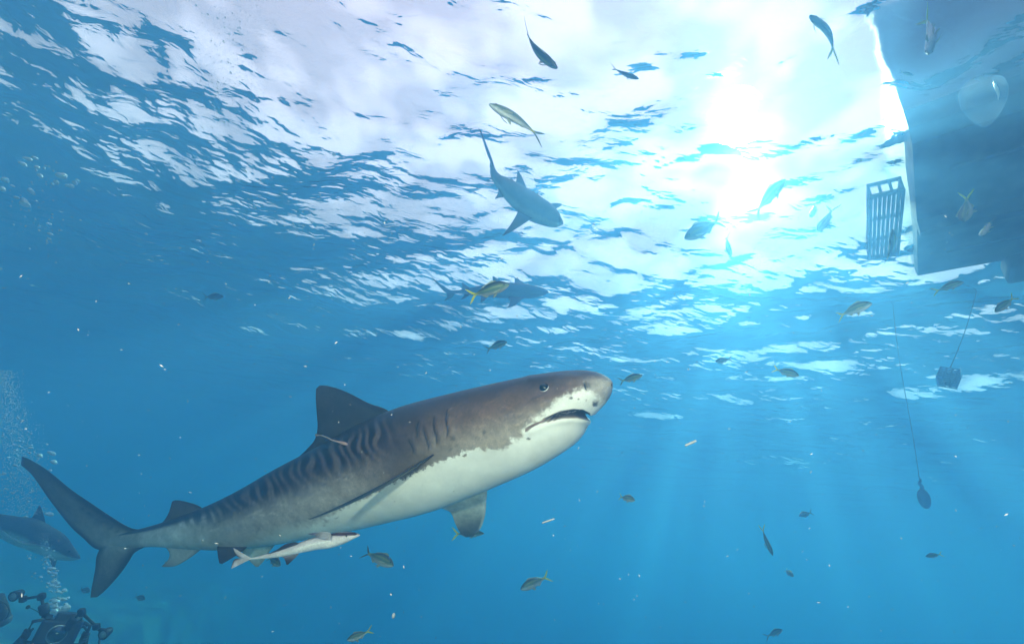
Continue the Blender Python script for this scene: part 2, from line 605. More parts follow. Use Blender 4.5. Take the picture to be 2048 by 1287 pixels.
# ------------------------------------------------------------------ tiger shark
def tiger_shark():
    def dep(x): return 2.42 + (1222.0 - x) / 1042.0 * 1.38
    pairs = [(1223.5, 766, 1223.5, 772, 1.1), (1222, 762, 1221, 784, 1.15), (1217, 756.5, 1213, 801, 1.2), (1206, 749.5, 1202, 815, 1.15),
             (1190, 743.5, 1189, 829, 1.1), (1174, 741, 1179, 840, 1.05), (1156, 740.5, 1175, 850, 1.0), (1136, 741.5, 1167, 868, 0.97), (1110, 744, 1150, 886.5, 0.93),
             (1074, 749.5, 1120, 907, 0.90), (1030, 757.5, 1078, 932, 0.88), (985, 767, 1030, 954.5, 0.86),
             (930, 779.5, 970, 980, 0.86), (880, 791.5, 908, 1005, 0.86), (830, 804, 850, 1023.5, 0.86), (780, 820, 790, 1038.5, 0.85),
             (725, 844, 728, 1053, 0.84), (665, 876, 660, 1067, 0.82), (605, 909, 595, 1079, 0.80), (545, 941, 530, 1089, 0.78),
             (485, 976, 470, 1096, 0.75), (425, 1006, 410, 1097, 0.72), (365, 1030, 352, 1094, 0.68), (315, 1047, 305, 1092, 0.62),
             (275, 1058, 270, 1094, 0.5), (245, 1064, 240, 1092, 0.28), (222, 1070, 218, 1090, 0.12)]
    st = [(a, b, c, d, dep((a + c) / 2), r) for a, b, c, d, r in pairs]
    n, S, m = 420, 176, 9
    L = Loft(st, n, S, m)
    px, py, t = L.px, L.py, L.tt
    nor = L.normals()
    mouth = [(1084, 842), (1096, 835), (1108, 829), (1124, 823), (1148, 819.5), (1166, 821), (1178, 827), (1184, 838), (1174, 838), (1152, 833), (1124.6, 834), (1099, 839.5)]
    msd = poly_sd(px, py, mouth)
    push = 0.055 * sstep(0.5, -5.0, msd) + 0.006 * sstep(3, -1, msd)
    crease = line_d(px, py, [(1052, 859), (1068, 849), (1086, 841), (1098, 836)])
    push += 0.007 * np.exp(-(crease / 2.2) ** 2)
    # heavier lower lip and the fold that runs back from the corner of the mouth
    lip = line_d(px, py, [(1060, 863), (1100, 846), (1140, 839), (1172, 843)])
    push -= 0.007 * np.exp(-(lip / 7.0) ** 2)
    gills = [[(893, 822), (891.5, 836), (892, 848), (896, 860), (894, 870)], [(867, 836), (867, 850), (868, 860), (873, 873), (874, 885)],
             [(846, 856), (849, 868), (854, 882), (857, 896)], [(817, 880), (823, 890), (827, 904)], [(836, 846), (833, 858), (834, 872)]]
    gd = np.min([line_d(px, py, g) for g in gills], axis=0)
    push += 0.008 * np.exp(-(gd / 2.2) ** 2)
    for g in gills:
        gg = [(x + 7, y) for x, y in g]
        push -= 0.006 * np.exp(-(line_d(px, py, gg) / 7.0) ** 2)
    nos = [(1168, 764), (1170, 772), (1173, 780)]
    nd = line_d(px, py, nos)
    push += 0.012 * np.exp(-(nd / 2.5) ** 2)
    push += 0.010 * np.exp(-(((px - 1086) / 26) ** 2 + ((py - 774) / 17) ** 2))
    push -= 0.012 * np.exp(-(line_d(px, py, [(1060, 760), (1110, 757), (1150, 758)]) / 9) ** 2)
    push -= 0.010 * np.exp(-(line_d(px, py, [(1085, 800), (1130, 790)]) / 16) ** 2)
    L.v = L.v - nor * push[..., None]
    # ---- colour of the hide; the dark back is deepened to stand for flash falloff
    D, M_, Lo = (0.006, 0.005, 0.005), (0.060, 0.040, 0.030), (0.33, 0.28, 0.24)
    c = lerp(D, M_, sstep(0.16, 0.40, t))
    c = lerp(c, Lo, sstep(0.45, 0.66, t) * sstep(860, 640, px))
    head = lerp((0.012, 0.011, 0.009), (0.135, 0.080, 0.052), sstep(0.16, 0.42, t))
    head = lerp(head, (0.29, 0.235, 0.18), sstep(0.40, 0.60, t))
    c = lerp(c, head, sstep(790, 930, px))
    c = lerp(c, (0.33, 0.29, 0.235), sstep(1150, 1195, px) * sstep(745, 765, py))
    tail = lerp((0.022, 0.020, 0.018), (0.50, 0.46, 0.41), sstep(0.33, 0.47, t))
    tail = lerp(tail, (0.30, 0.265, 0.23), sstep(310, 262, px) * sstep(0.30, 0.45, t))
    c = lerp(c, tail, sstep(470, 330, px))
    # bars on the flank
    ax = px * 0.955 - py * 0.30
    wob = 6 * np.sin(py * 0.055 + px * 0.021) + 3.5 * np.sin(py * 0.12 + 1.3) + 5 * np.sin(px * 0.043 + 0.7) + 3 * np.sin(px * 0.11 - py * 0.07)
    bar = 0.5 + 0.5 * np.sin(2 * np.pi * (ax + wob) / 20.5)
    bar = sstep(0.12, 0.62, bar)
    fade = sstep(0.14, 0.26, t) * sstep(0.60, 0.44, t) * sstep(820, 730, px) * sstep(330, 420, px)
    low = 0.47 + 0.05 * np.sin(ax * 0.9)
    fade *= sstep(low + 0.10, low - 0.06, t) + 0.25 * sstep(0.62, 0.5, t)
    fade = fade * (0.78 + 0.22 * np.sin(px * 0.037 + 1.1) * np.sin(py * 0.05 + px * 0.017))
    c = c * (1 - 0.86 * np.clip(bar * fade, 0, 1))[..., None]
    c = c * (1 + 1.1 * np.clip((1 - bar) * fade, 0, 1))[..., None]
    # old scratches
    rs = np.random.default_rng(12)
    for _ in range(60):
        x0 = rs.uniform(330, 1150); y0 = 1075 - (x0 - 300) * 0.315 + rs.normal(-10, 34)
        a = rs.normal(-0.35, 0.5); ln = rs.uniform(8, 34)
        sc = line_d(px, py, [(x0, y0), (x0 + ln * np.cos(a), y0 + ln * np.sin(a) * 0.9)])
        c = c * (1 + rs.choice([0.55, 0.35, -0.35]) * np.exp(-(sc / 1.5) ** 2))[..., None]
    # spots and scars
    for x, y, rx, ry, k in [(1189, 809, 9, 6, .75), (1143, 795, 5, 3, .5), (1158, 798, 4, 2.5, .5), (1172, 801, 3, 4, .6), (1147, 808, 2.5, 3, .5), (1175, 771, 7, 8, .55),
                            (906, 876, 5, 5, .6), (968, 865, 4, 4, .6), (1028, 832, 3, 3, .4), (1058, 877, 5, 3, .5), (1079, 868, 4, 3, .4), (945, 894, 6, 4, .3)]:
        f = k * np.exp(-(((px - x) / rx) ** 2 + ((py - y) / ry) ** 2) ** 1.5)
        c = c * (1 - f)[..., None]
    c = c * (1 - 0.75 * np.exp(-(gd / 1.8) ** 2))[..., None]
    c = c * (1 - 0.7 * np.exp(-(nd / 1.8) ** 2))[..., None]
    crk = np.exp(-(crease / 1.7) ** 2)
    c = lerp(c, (0.16, 0.07, 0.055), crk)
    c = lerp(c, (0.012, 0.004, 0.004), sstep(1.6, -0.6, msd))
    white = [(1245, 812), (1216, 806), (1203, 800), (1188, 786), (1181, 780), (1172, 776), (1152, 781), (1137, 787), (1125.5, 793), (1117, 799), (1109, 806), (1108, 811), (1101, 816), (1092, 817.5),
             (1084.6, 827), (1072, 833), (1066, 840.6), (1056, 848.5), (1053, 855), (1044.5, 856), (1041.6, 861), (1048, 866), (1044.5, 873), (1035, 877.7),
             (1022, 876), (1025, 883), (1015, 894), (1001.6, 899), (984, 897), (968, 900), (958, 895), (947, 894.5), (939, 899), (927, 903), (921, 909), (910, 912.5), (900, 915),
             (878, 923.6), (859, 933), (820, 950), (780, 968), (740, 990), (700, 1010), (665, 1026), (640, 1041), (600, 1056), (575, 1063), (550, 1075), (520, 1086), (490, 1095), (455, 1103),
             (455, 1300), (1300, 1300), (1300, 812)]
    wsd = poly_sd(px, py, white)
    # dark flecks inside the pale lip belong to the hide
    fl = 8 * sstep(2.0, 0.0, msd) + 2.0 * crk
    for x, y, rx, ry in [(1189, 809, 9, 7), (1143, 796, 5, 3), (1157, 798, 5, 3), (1172, 801, 3, 5), (1147, 808, 3, 3), (1058, 877, 6, 3), (1079, 868, 5, 3), (1036, 911, 5, 2), (930, 911, 4, 2)]:
        fl = np.maximum(fl, np.exp(-(((px - x) / rx) ** 2 + ((py - y) / ry) ** 2)))
    rs = np.random.default_rng(5)
    for _ in range(46):
        k = rs.random()
        x = 1010 - 400 * k + rs.normal(0, 10); y = 905 + 150 * k + abs(rs.normal(0, 16)) + 6
        fl = np.maximum(fl, rs.uniform(.35, .8) * np.exp(-(((px - x + (py - y) * .5) / rs.uniform(3, 10)) ** 2 + ((py - y) / rs.uniform(1.5, 4)) ** 2)))
    bd = wsd + 26 * fl
    soft = 3.2 + 3.5 * sstep(960, 1060, px) + 22 * sstep(700, 540, px)
    q = L.quads()
    vv = L.v.reshape(-1, 3)
    inm = (msd < -0.8).ravel()
    qm = inm[q].all(1)
    root = thing("tiger_shark", "big grey-brown striped tiger shark with white belly swimming up to the right", "shark", at(760, 960, dep(760)))
    me = np_mesh("body", vv, q[~qm])
    set_attr(me, "skin", c.reshape(-1, 3)); set_attr(me, "bd", bd.ravel()); set_attr(me, "soft", soft.ravel())
    hide = skin_mat("tiger_shark_hide", (0.74, 0.72, 0.63), rag=18.0, speck=0.6, rough=0.40)
    body = part("body", me, hide, root)
    mm = np_mesh("mouth", vv, q[qm])
    bmm = bmesh.new(); bmm.from_mesh(mm)
    bmesh.ops.delete(bmm, geom=[v for v in bmm.verts if not v.link_faces], context='VERTS')
    bmm.to_mesh(mm); bmm.free()
    part("mouth", mm, plain("mouth_lining", (0.010, 0.003, 0.003), 0.6), root)
    # teeth along the lower lip
    tl = catmull([(1102, 835.5), (1124, 832), (1150, 830), (1168, 833)], 17)
    for side in (0, 1):
        bms = []
        for x, y in tl:
            i, j = L.surf(x, y)
            jj = j if side == 0 else L.mirror[j]
            p, nn = L.v[i, jj] , nor[i, jj]
            b = bmesh.new()
            bmesh.ops.create_cone(b, segments=5, radius1=0.0028, radius2=0.0004, depth=0.004, cap_ends=True)
            M = Matrix.Translation(Vector(p) + Vector(UP) * 0.003 + Vector(nn) * 0.004)
            b.transform(M); bms.append(b)
        part("teeth", bm_to_mesh("teeth", bms), plain("tooth_enamel", (0.75, 0.70, 0.6), 0.3), root)
    # eyes, nostrils, gill slits, on both sides
    em = plain("eye_white", (0.75, 0.76, 0.70), 0.15); pm = plain("eye_pupil", (0.004, 0.004, 0.005), 0.06)
    gm = plain("gill_slit_skin", (0.016, 0.012, 0.011), 0.6)
    for side in (0, 1):
        i, j = L.surf(1086, 772)
        jj = j if side == 0 else L.mirror[j]
        p, nn = Vector(L.v[i, jj]), Vector(nor[i, jj])
        e = part("eye", uv_ball("eye", p - nn * 0.010, 0.0285), em, root)
        d = (UP * 0.35 - RIGHT * 0.30)
        part("pupil", uv_ball("pupil", p - nn * 0.010 + (nn + d * 0.30).normalized() * 0.0070, 0.0262), pm, e)
        for g in gills[:4]:
            gp = catmull(g, 14)
            pts = []
            for x, y in gp:
                i, j = L.surf(x, y)
                jj = j if side == 0 else L.mirror[j]
                pts.append(L.v[i, jj] + nor[i, jj] * 0.0005)
            k = np.linspace(0, 1, 14)
            sm = np.array(pts); sm[1:-1] = (sm[:-2] + sm[1:-1] + sm[2:]) / 3
            part("gill_slit", tube("gill_slit", sm, 0.0006 + 0.0036 * np.sin(np.pi * k) ** 0.7, 8), gm, root)
        i, j = L.surf(1169.5, 771)
        pts = []
        for x, y in catmull(nos, 8):
            i, j = L.surf(x, y); jj = j if side == 0 else L.mirror[j]
            pts.append(L.v[i, jj] + nor[i, jj] * 0.001)
        part("nostril", tube("nostril", pts, [0.001, .003, .004, .0045, .0045, .004, .003, .001], 8), gm, root)
    # ---- fins
    def dd(pts, off=0.0, tip=0.0):
        k = np.linspace(0, 1, len(pts))
        return [(x, y, dep(x) + off + tip * a) for (x, y), a in zip(pts, k)]
    def edge_paint(mid, edge, tipc, e0=0.12, e1=0.88):
        def f(px, py, ch, sp):
            c = lerp(mid, edge, np.maximum(sstep(e0, 0.02, ch), sstep(e1, 0.99, ch)))
            return lerp(c, tipc, sstep(0.62, 1.0, sp))
        return f
    part("dorsal_fin", fin_mesh("dorsal_fin", [(dd([(815, 850), (772, 818), (738, 806), (700, 786.5), (674, 776), (652, 770.5), (640, 770)], 0.02),
                                               dd([(585, 925), (612, 899), (629, 879), (635, 855), (633.5, 826), (631.5, 796), (632, 777)], 0.02))],
        edge_paint((0.036, 0.032, 0.028), (0.018, 0.016, 0.015), (0.045, 0.042, 0.036)), thick=0.075), hide, root)
    part("second_dorsal_fin", fin_mesh("second_dorsal_fin", [(dd([(420, 1026), (396, 1010), (376, 1003.5), (360, 1000), (350, 999.5)], 0.01),
                                               dd([(310, 1057), (328, 1040), (338, 1023), (342, 1010), (344, 1002)], 0.01))],
        edge_paint((0.085, 0.06, 0.05), (0.04, 0.033, 0.03), (0.06, 0.045, 0.04)), thick=0.07), hide, root)
    part("anal_fin", fin_mesh("anal_fin", [(dd([(415, 1086), (397, 1102), (374, 1118.5), (350, 1131), (328, 1133)], 0.0),
                                            dd([(316, 1084), (334, 1097), (339, 1108), (335, 1120), (323, 1131.5)], 0.0))],
        edge_paint((0.40, 0.37, 0.33), (0.22, 0.20, 0.18), (0.16, 0.14, 0.13)), thick=0.07), hide, root)
    def tailp(px, py, ch, sp):
        c = lerp((0.30, 0.265, 0.23), (0.16, 0.135, 0.115), sstep(0.10, 0.5, sp))
        c = lerp(c, (0.022, 0.018, 0.016), np.maximum(sstep(0.34, 0.04, ch), sstep(0.80, 0.98, ch)))
        c = lerp(c, (0.07, 0.06, 0.055), sstep(0.35, 0.95, sp) * 0.75)
        for x, y, r in [(163, 1016, 4.5), (185, 1032, 5), (198, 1042, 5.5), (212, 1046, 5), (221, 1054, 4), (232, 1061, 4), (176, 1026, 3)]:
            c = c * (1 - 0.8 * np.exp(-(((px - x) / r) ** 2 + ((py - y) / r) ** 2)))[..., None]
        return c
    part("tail_fin", fin_mesh("tail_fin", [
        (dd([(292, 1058), (262, 1055), (222, 1032), (180, 1004), (142, 978), (97, 941), (60, 918), (44, 912)]),
         dd([(262, 1098), (226, 1100), (192, 1097), (166, 1075), (141, 1052), (100, 1000), (64, 949), (42, 929)])),
        (dd([(300, 1088), (270, 1104), (259, 1120), (247, 1138), (228, 1161), (207, 1183), (194, 1193)]),
         dd([(226, 1072), (204, 1090), (193, 1112), (190.5, 1135), (186, 1160), (182, 1182), (181, 1194)]))], tailp, n=40, m=18, thick=0.085), hide, root)
    # pectoral and pelvic fins in pairs
    def lev(pts): return [tuple(p) for p in pts]
    part("pectoral_fin", fin_mesh("pectoral_fin", [(lev([(912, 893, 2.72), (872, 906, 2.58), (800, 949, 2.46), (720, 991, 2.38), (655, 1022, 2.34), (618, 1037.5, 2.34)]),
                                                   lev([(812, 952, 2.92), (800, 956, 2.78), (760, 978, 2.66), (700, 1007, 2.54), (650, 1028, 2.42), (620, 1038.5, 2.36)]))],
        edge_paint((0.022, 0.017, 0.015), (0.015, 0.012, 0.011), (0.02, 0.016, 0.014)), thick=0.085), hide, root)
    part("pectoral_fin", fin_mesh("pectoral_fin", [(lev([(970, 940, 3.0), (974, 978, 3.04), (972.6, 1003, 3.1), (970, 1030, 3.16), (961, 1056, 3.22), (946, 1072, 3.26)]),
                                                   lev([(868, 985, 3.02), (878, 1012, 3.06), (901, 1024, 3.12), (910, 1045, 3.18), (920, 1064, 3.22), (932, 1073.5, 3.26)]))],
        lambda px, py, ch, sp: lerp(lerp((0.46, 0.45, 0.37), (0.09, 0.09, 0.075), sstep(0.45, 0.85, sp)), (0.55, 0.54, 0.46), sstep(0.14, 0.05, ch) * (1 - sstep(0.75, 0.95, sp))), thick=0.06), hide, root)
    part("pelvic_fin", fin_mesh("pelvic_fin", [(lev([(515, 1058, 3.28), (505, 1080, 3.26), (489, 1098, 3.24), (466, 1114, 3.2), (444, 1127, 3.18)]),
                                               lev([(445, 1066, 3.36), (436, 1083, 3.32), (434.5, 1098, 3.3), (436, 1112, 3.26), (438.5, 1125, 3.2)]))],
        edge_paint((0.055, 0.042, 0.036), (0.03, 0.025, 0.023), (0.035, 0.028, 0.025)), thick=0.06), hide, root)
    part("pelvic_fin", fin_mesh("pelvic_fin", [(lev([(560, 1066, 3.46), (550, 1088, 3.48), (539, 1102, 3.5), (529, 1119, 3.52), (517, 1132, 3.54)]),
                                               lev([(490, 1080, 3.5), (484, 1100, 3.52), (494, 1114, 3.53), (503, 1125, 3.54), (512, 1132.5, 3.54)]))],
        edge_paint((0.55, 0.54, 0.46), (0.35, 0.34, 0.28), (0.30, 0.29, 0.24)), thick=0.05), hide, root)
tiger_shark()

# ------------------------------------------------------------------ other sharks
def small_shark(name, label, zoom, stations, fins, dorsal, belly, t0=0.55, eye=None, off=(0, 0)):
    """zoom = (x0, y0, scale) of the crop the outline was measured in."""
    x0, y0, k = zoom
    def cv(p): return (x0 + p[0] / k, y0 + p[1] / k)
    st = []
    for s in stations:
        (a, b), (c, d) = cv(s[0:2]), cv(s[2:4])
        st.append((a, b, c, d, s[4], s[5]))
    L = Loft(st, 150, 64, 4)
    root = thing(name, label, "shark", Vector(L.c[len(L.c) // 2]))
    me = np_mesh("body", L.v.reshape(-1, 3), L.quads())
    c = lerp(np.array(dorsal) * 0.75, np.array(dorsal) * 1.25, sstep(0.1, 0.5, L.tt))
    set_attr(me, "skin", c.reshape(-1, 3)); set_attr(me, "bd", ((t0 - L.tt) * 100).ravel()); set_attr(me, "soft", np.full(150 * 64, 7.0))
    m = skin_mat(name + "_hide", belly, rag=7.0, speck=0.2, scale=0.8)
    part("body", me, m, root)
    for nm, le, te, th in fins:
        f = lambda P: [cv(p) + (p[2],) for p in P]
        dk = np.array(dorsal) * 0.8
        blades = [(f(le), f(te))] if not isinstance(le[0], list) else [(f(a), f(b)) for a, b in zip(le, te)]
        part(nm, fin_mesh(nm, blades, lambda px, py, ch, sp: lerp(dk * 1.2, dk * 0.7, sstep(0.5, 1, sp)), n=18, m=10, thick=th), m, root)
    if eye:
        i, j = L.surf(*cv(eye[:2]))
        nn = L.normals()
        for jj in (j, L.mirror[j]):
            part("eye", uv_ball("eye", Vector(L.v[i, jj]) - Vector(nn[i, jj]) * eye[2] * 0.4, eye[2], 12, 8), plain("dark_eye", (0.01, 0.01, 0.01), 0.15), root)
    return root

small_shark("reef_shark", "greenish grey reef shark seen from below just under the bright sky window, tail up", (940, 240, 4.95),
    [(226, 418, 212, 428, 5.9, .6), (234, 445, 203, 462, 5.9, .6), (246, 475, 198, 510, 5.88, .65), (275, 520, 213, 585, 5.86, .7), (325, 558, 258, 655, 5.82, .8), (395, 588, 318, 748, 5.78, .85), (475, 622, 388, 832, 5.72, .85),
     (560, 670, 462, 905, 5.66, .85), (640, 715, 540, 968, 5.6, .85), (720, 770, 625, 1010, 5.55, .85), (800, 825, 722, 1042, 5.5, .85), (855, 878, 798, 1060, 5.46, .85), (892, 935, 856, 1058, 5.42, .85), (911, 982, 893, 1043, 5.4, .9), (916, 1008, 909, 1026, 5.38, 1)],
    [("dorsal_fin", [(565, 700, 5.8), (552, 650, 5.85), (520, 575, 5.9), (490, 520, 5.95), (472, 495, 5.98)], [(450, 640, 5.85), (458, 600, 5.88), (464, 560, 5.92), (466, 525, 5.95), (468, 498, 5.98)], .07),
     ("pectoral_fin", [(640, 960, 5.5), (575, 1000, 5.45), (490, 1055, 5.38), (400, 1110, 5.3), (325, 1146, 5.25)], [(480, 880, 5.6), (465, 925, 5.5), (430, 990, 5.42), (380, 1065, 5.32), (318, 1144, 5.25)], .06),
     ("pectoral_fin", [(770, 835, 5.6), (815, 824, 5.66), (865, 822, 5.7), (905, 828, 5.76)], [(830, 900, 5.6), (855, 876, 5.66), (885, 860, 5.7), (912, 842, 5.76)], .06),
     ("pelvic_fin", [(350, 740, 5.75), (325, 766, 5.7), (290, 770, 5.66), (248, 782, 5.62)], [(285, 650, 5.8), (282, 690, 5.74), (275, 730, 5.68), (246, 778, 5.62)], .06),
     ("tail_fin", [[(252, 500, 5.88), (238, 445, 5.9), (208, 355, 5.95), (152, 212, 6.0), (112, 112, 6.05), (88, 84, 6.08)], [(215, 470, 5.9), (195, 470, 5.88), (197, 455, 5.9)]],
                  [[(200, 490, 5.88), (203, 430, 5.92), (165, 325, 5.97), (124, 190, 6.02), (104, 128, 6.06), (82, 88, 6.08)], [(205, 420, 5.9), (196, 430, 5.9), (198, 445, 5.9)]], .05)],
    (0.045, 0.058, 0.048), (0.20, 0.23, 0.19), 0.78, (890, 960, 0.012))

small_shark("reef_shark", "faint hazy shark far behind the yellow-tailed fish, below the surface", (840, 530, 6.775),
    [(440, 340, 440, 372, 8.2, .5), (500, 342, 500, 384, 8.2, .6), (570, 330, 570, 390, 8.2, .65), (680, 310, 690, 405, 8.2, .75), (830, 272, 840, 428, 8.2, .8), (1000, 245, 1010, 442, 8.2, .85), (1180, 236, 1190, 452, 8.2, .85),
     (1350, 244, 1360, 452, 8.2, .85), (1500, 268, 1510, 446, 8.2, .85), (1620, 295, 1620, 425, 8.2, .9), (1690, 318, 1685, 404, 8.2, 1), (1730, 346, 1728, 382, 8.2, 1.1), (1742, 362, 1742, 372, 8.2, 1)],
    [("dorsal_fin", [(1140, 260, 8.2), (1110, 225, 8.2), (1060, 190, 8.2), (1000, 152, 8.2)], [(970, 265, 8.2), (985, 225, 8.2), (985, 190, 8.2), (982, 155, 8.2)], .07),
     ("second_dorsal_fin", [(690, 320, 8.2), (650, 290, 8.2), (610, 262, 8.2), (578, 232, 8.2)], [(560, 335, 8.2), (572, 310, 8.2), (572, 270, 8.2), (570, 235, 8.2)], .07),
     ("anal_fin", [(690, 385, 8.2), (650, 420, 8.2), (610, 448, 8.2), (565, 462, 8.2)], [(600, 375, 8.2), (600, 410, 8.2), (580, 435, 8.2), (552, 458, 8.2)], .07),
     ("pelvic_fin", [(920, 420, 8.0), (895, 455, 8.0), (865, 485, 7.95), (828, 505, 7.95)], [(820, 415, 8.05), (822, 445, 8.0), (822, 475, 7.95), (818, 500, 7.95)], .06),
     ("pectoral_fin", [(1420, 430, 8.0), (1370, 470, 7.9), (1290, 545, 7.85), (1180, 582, 7.8)], [(1190, 425, 8.05), (1215, 480, 7.95), (1205, 545, 7.85), (1170, 580, 7.8)], .05),
     ("pectoral_fin", [(1440, 280, 8.4), (1400, 240, 8.5), (1350, 200, 8.6), (1300, 172, 8.6)], [(1270, 280, 8.4), (1280, 240, 8.5), (1284, 200, 8.6), (1285, 175, 8.6)], .06),
     ("tail_fin", [[(520, 340, 8.2), (420, 338, 8.2), (330, 290, 8.2), (240, 230, 8.2), (160, 160, 8.2)], [(520, 385, 8.2), (470, 390, 8.2), (430, 440, 8.2), (340, 478, 8.2)]],
                  [[(450, 385, 8.2), (370, 385, 8.2), (280, 310, 8.2), (215, 235, 8.2), (155, 168, 8.2)], [(400, 360, 8.2), (365, 390, 8.2), (368, 430, 8.2), (330, 475, 8.2)]], .06)],
    (0.035, 0.042, 0.038), (0.12, 0.14, 0.12), 0.7)

small_shark("reef_shark", "dark-backed grey shark with pale belly behind the tiger shark's tail", (0, 880, 3.162),
    [(-560, 405, -560, 425, 6.9, .4), (-470, 425, -470, 458, 6.85, .6), (-340, 444, -345, 498, 6.8, .7), (-200, 450, -210, 538, 6.75, .8), (-90, 458, -110, 565, 6.7, .85), (20, 472, -20, 590, 6.65, .85), (110, 486, 60, 628, 6.6, .85), (200, 500, 140, 662, 6.55, .85), (290, 545, 225, 695, 6.5, .85),
     (350, 580, 295, 722, 6.45, .85), (400, 624, 360, 745, 6.4, .85), (440, 668, 415, 756, 6.38, .85), (474, 706, 458, 758, 6.35, .9), (497, 732, 490, 754, 6.33, 1), (507, 744, 505, 750, 6.32, 1)],
    [("dorsal_fin", [(310, 575, 6.6), (292, 540, 6.62), (284, 500, 6.64), (270, 450, 6.66), (256, 412, 6.68)], [(170, 515, 6.62), (195, 494, 6.64), (218, 465, 6.65), (235, 435, 6.67), (246, 410, 6.68)], .07),
     ("pectoral_fin", [(310, 668, 6.35), (240, 665, 6.2), (150, 655, 6.1), (70, 620, 6.0), (15, 572, 5.95)], [(220, 650, 6.5), (180, 640, 6.35), (120, 630, 6.2), (60, 600, 6.1), (12, 564, 5.97)], .05),
     ("pectoral_fin", [(360, 720, 6.55), (358, 760, 6.6), (352, 785, 6.65), (342, 802, 6.7)], [(290, 700, 6.6), (308, 738, 6.62), (318, 770, 6.66), (332, 800, 6.7)], .06),
     ("tail_fin", [[(-500, 430, 6.88), (-560, 400, 6.9), (-640, 330, 6.95), (-720, 260, 7.0)], [(-500, 450, 6.88), (-560, 440, 6.9), (-600, 490, 6.9), (-640, 540, 6.9)]],
                  [[(-560, 450, 6.9), (-620, 420, 6.92), (-680, 350, 6.95), (-725, 270, 7.0)], [(-580, 420, 6.9), (-620, 430, 6.9), (-635, 480, 6.9), (-645, 535, 6.9)]], .06)],
    (0.075, 0.082, 0.085), (0.62, 0.64, 0.58), 0.56, (440, 705, 0.014))

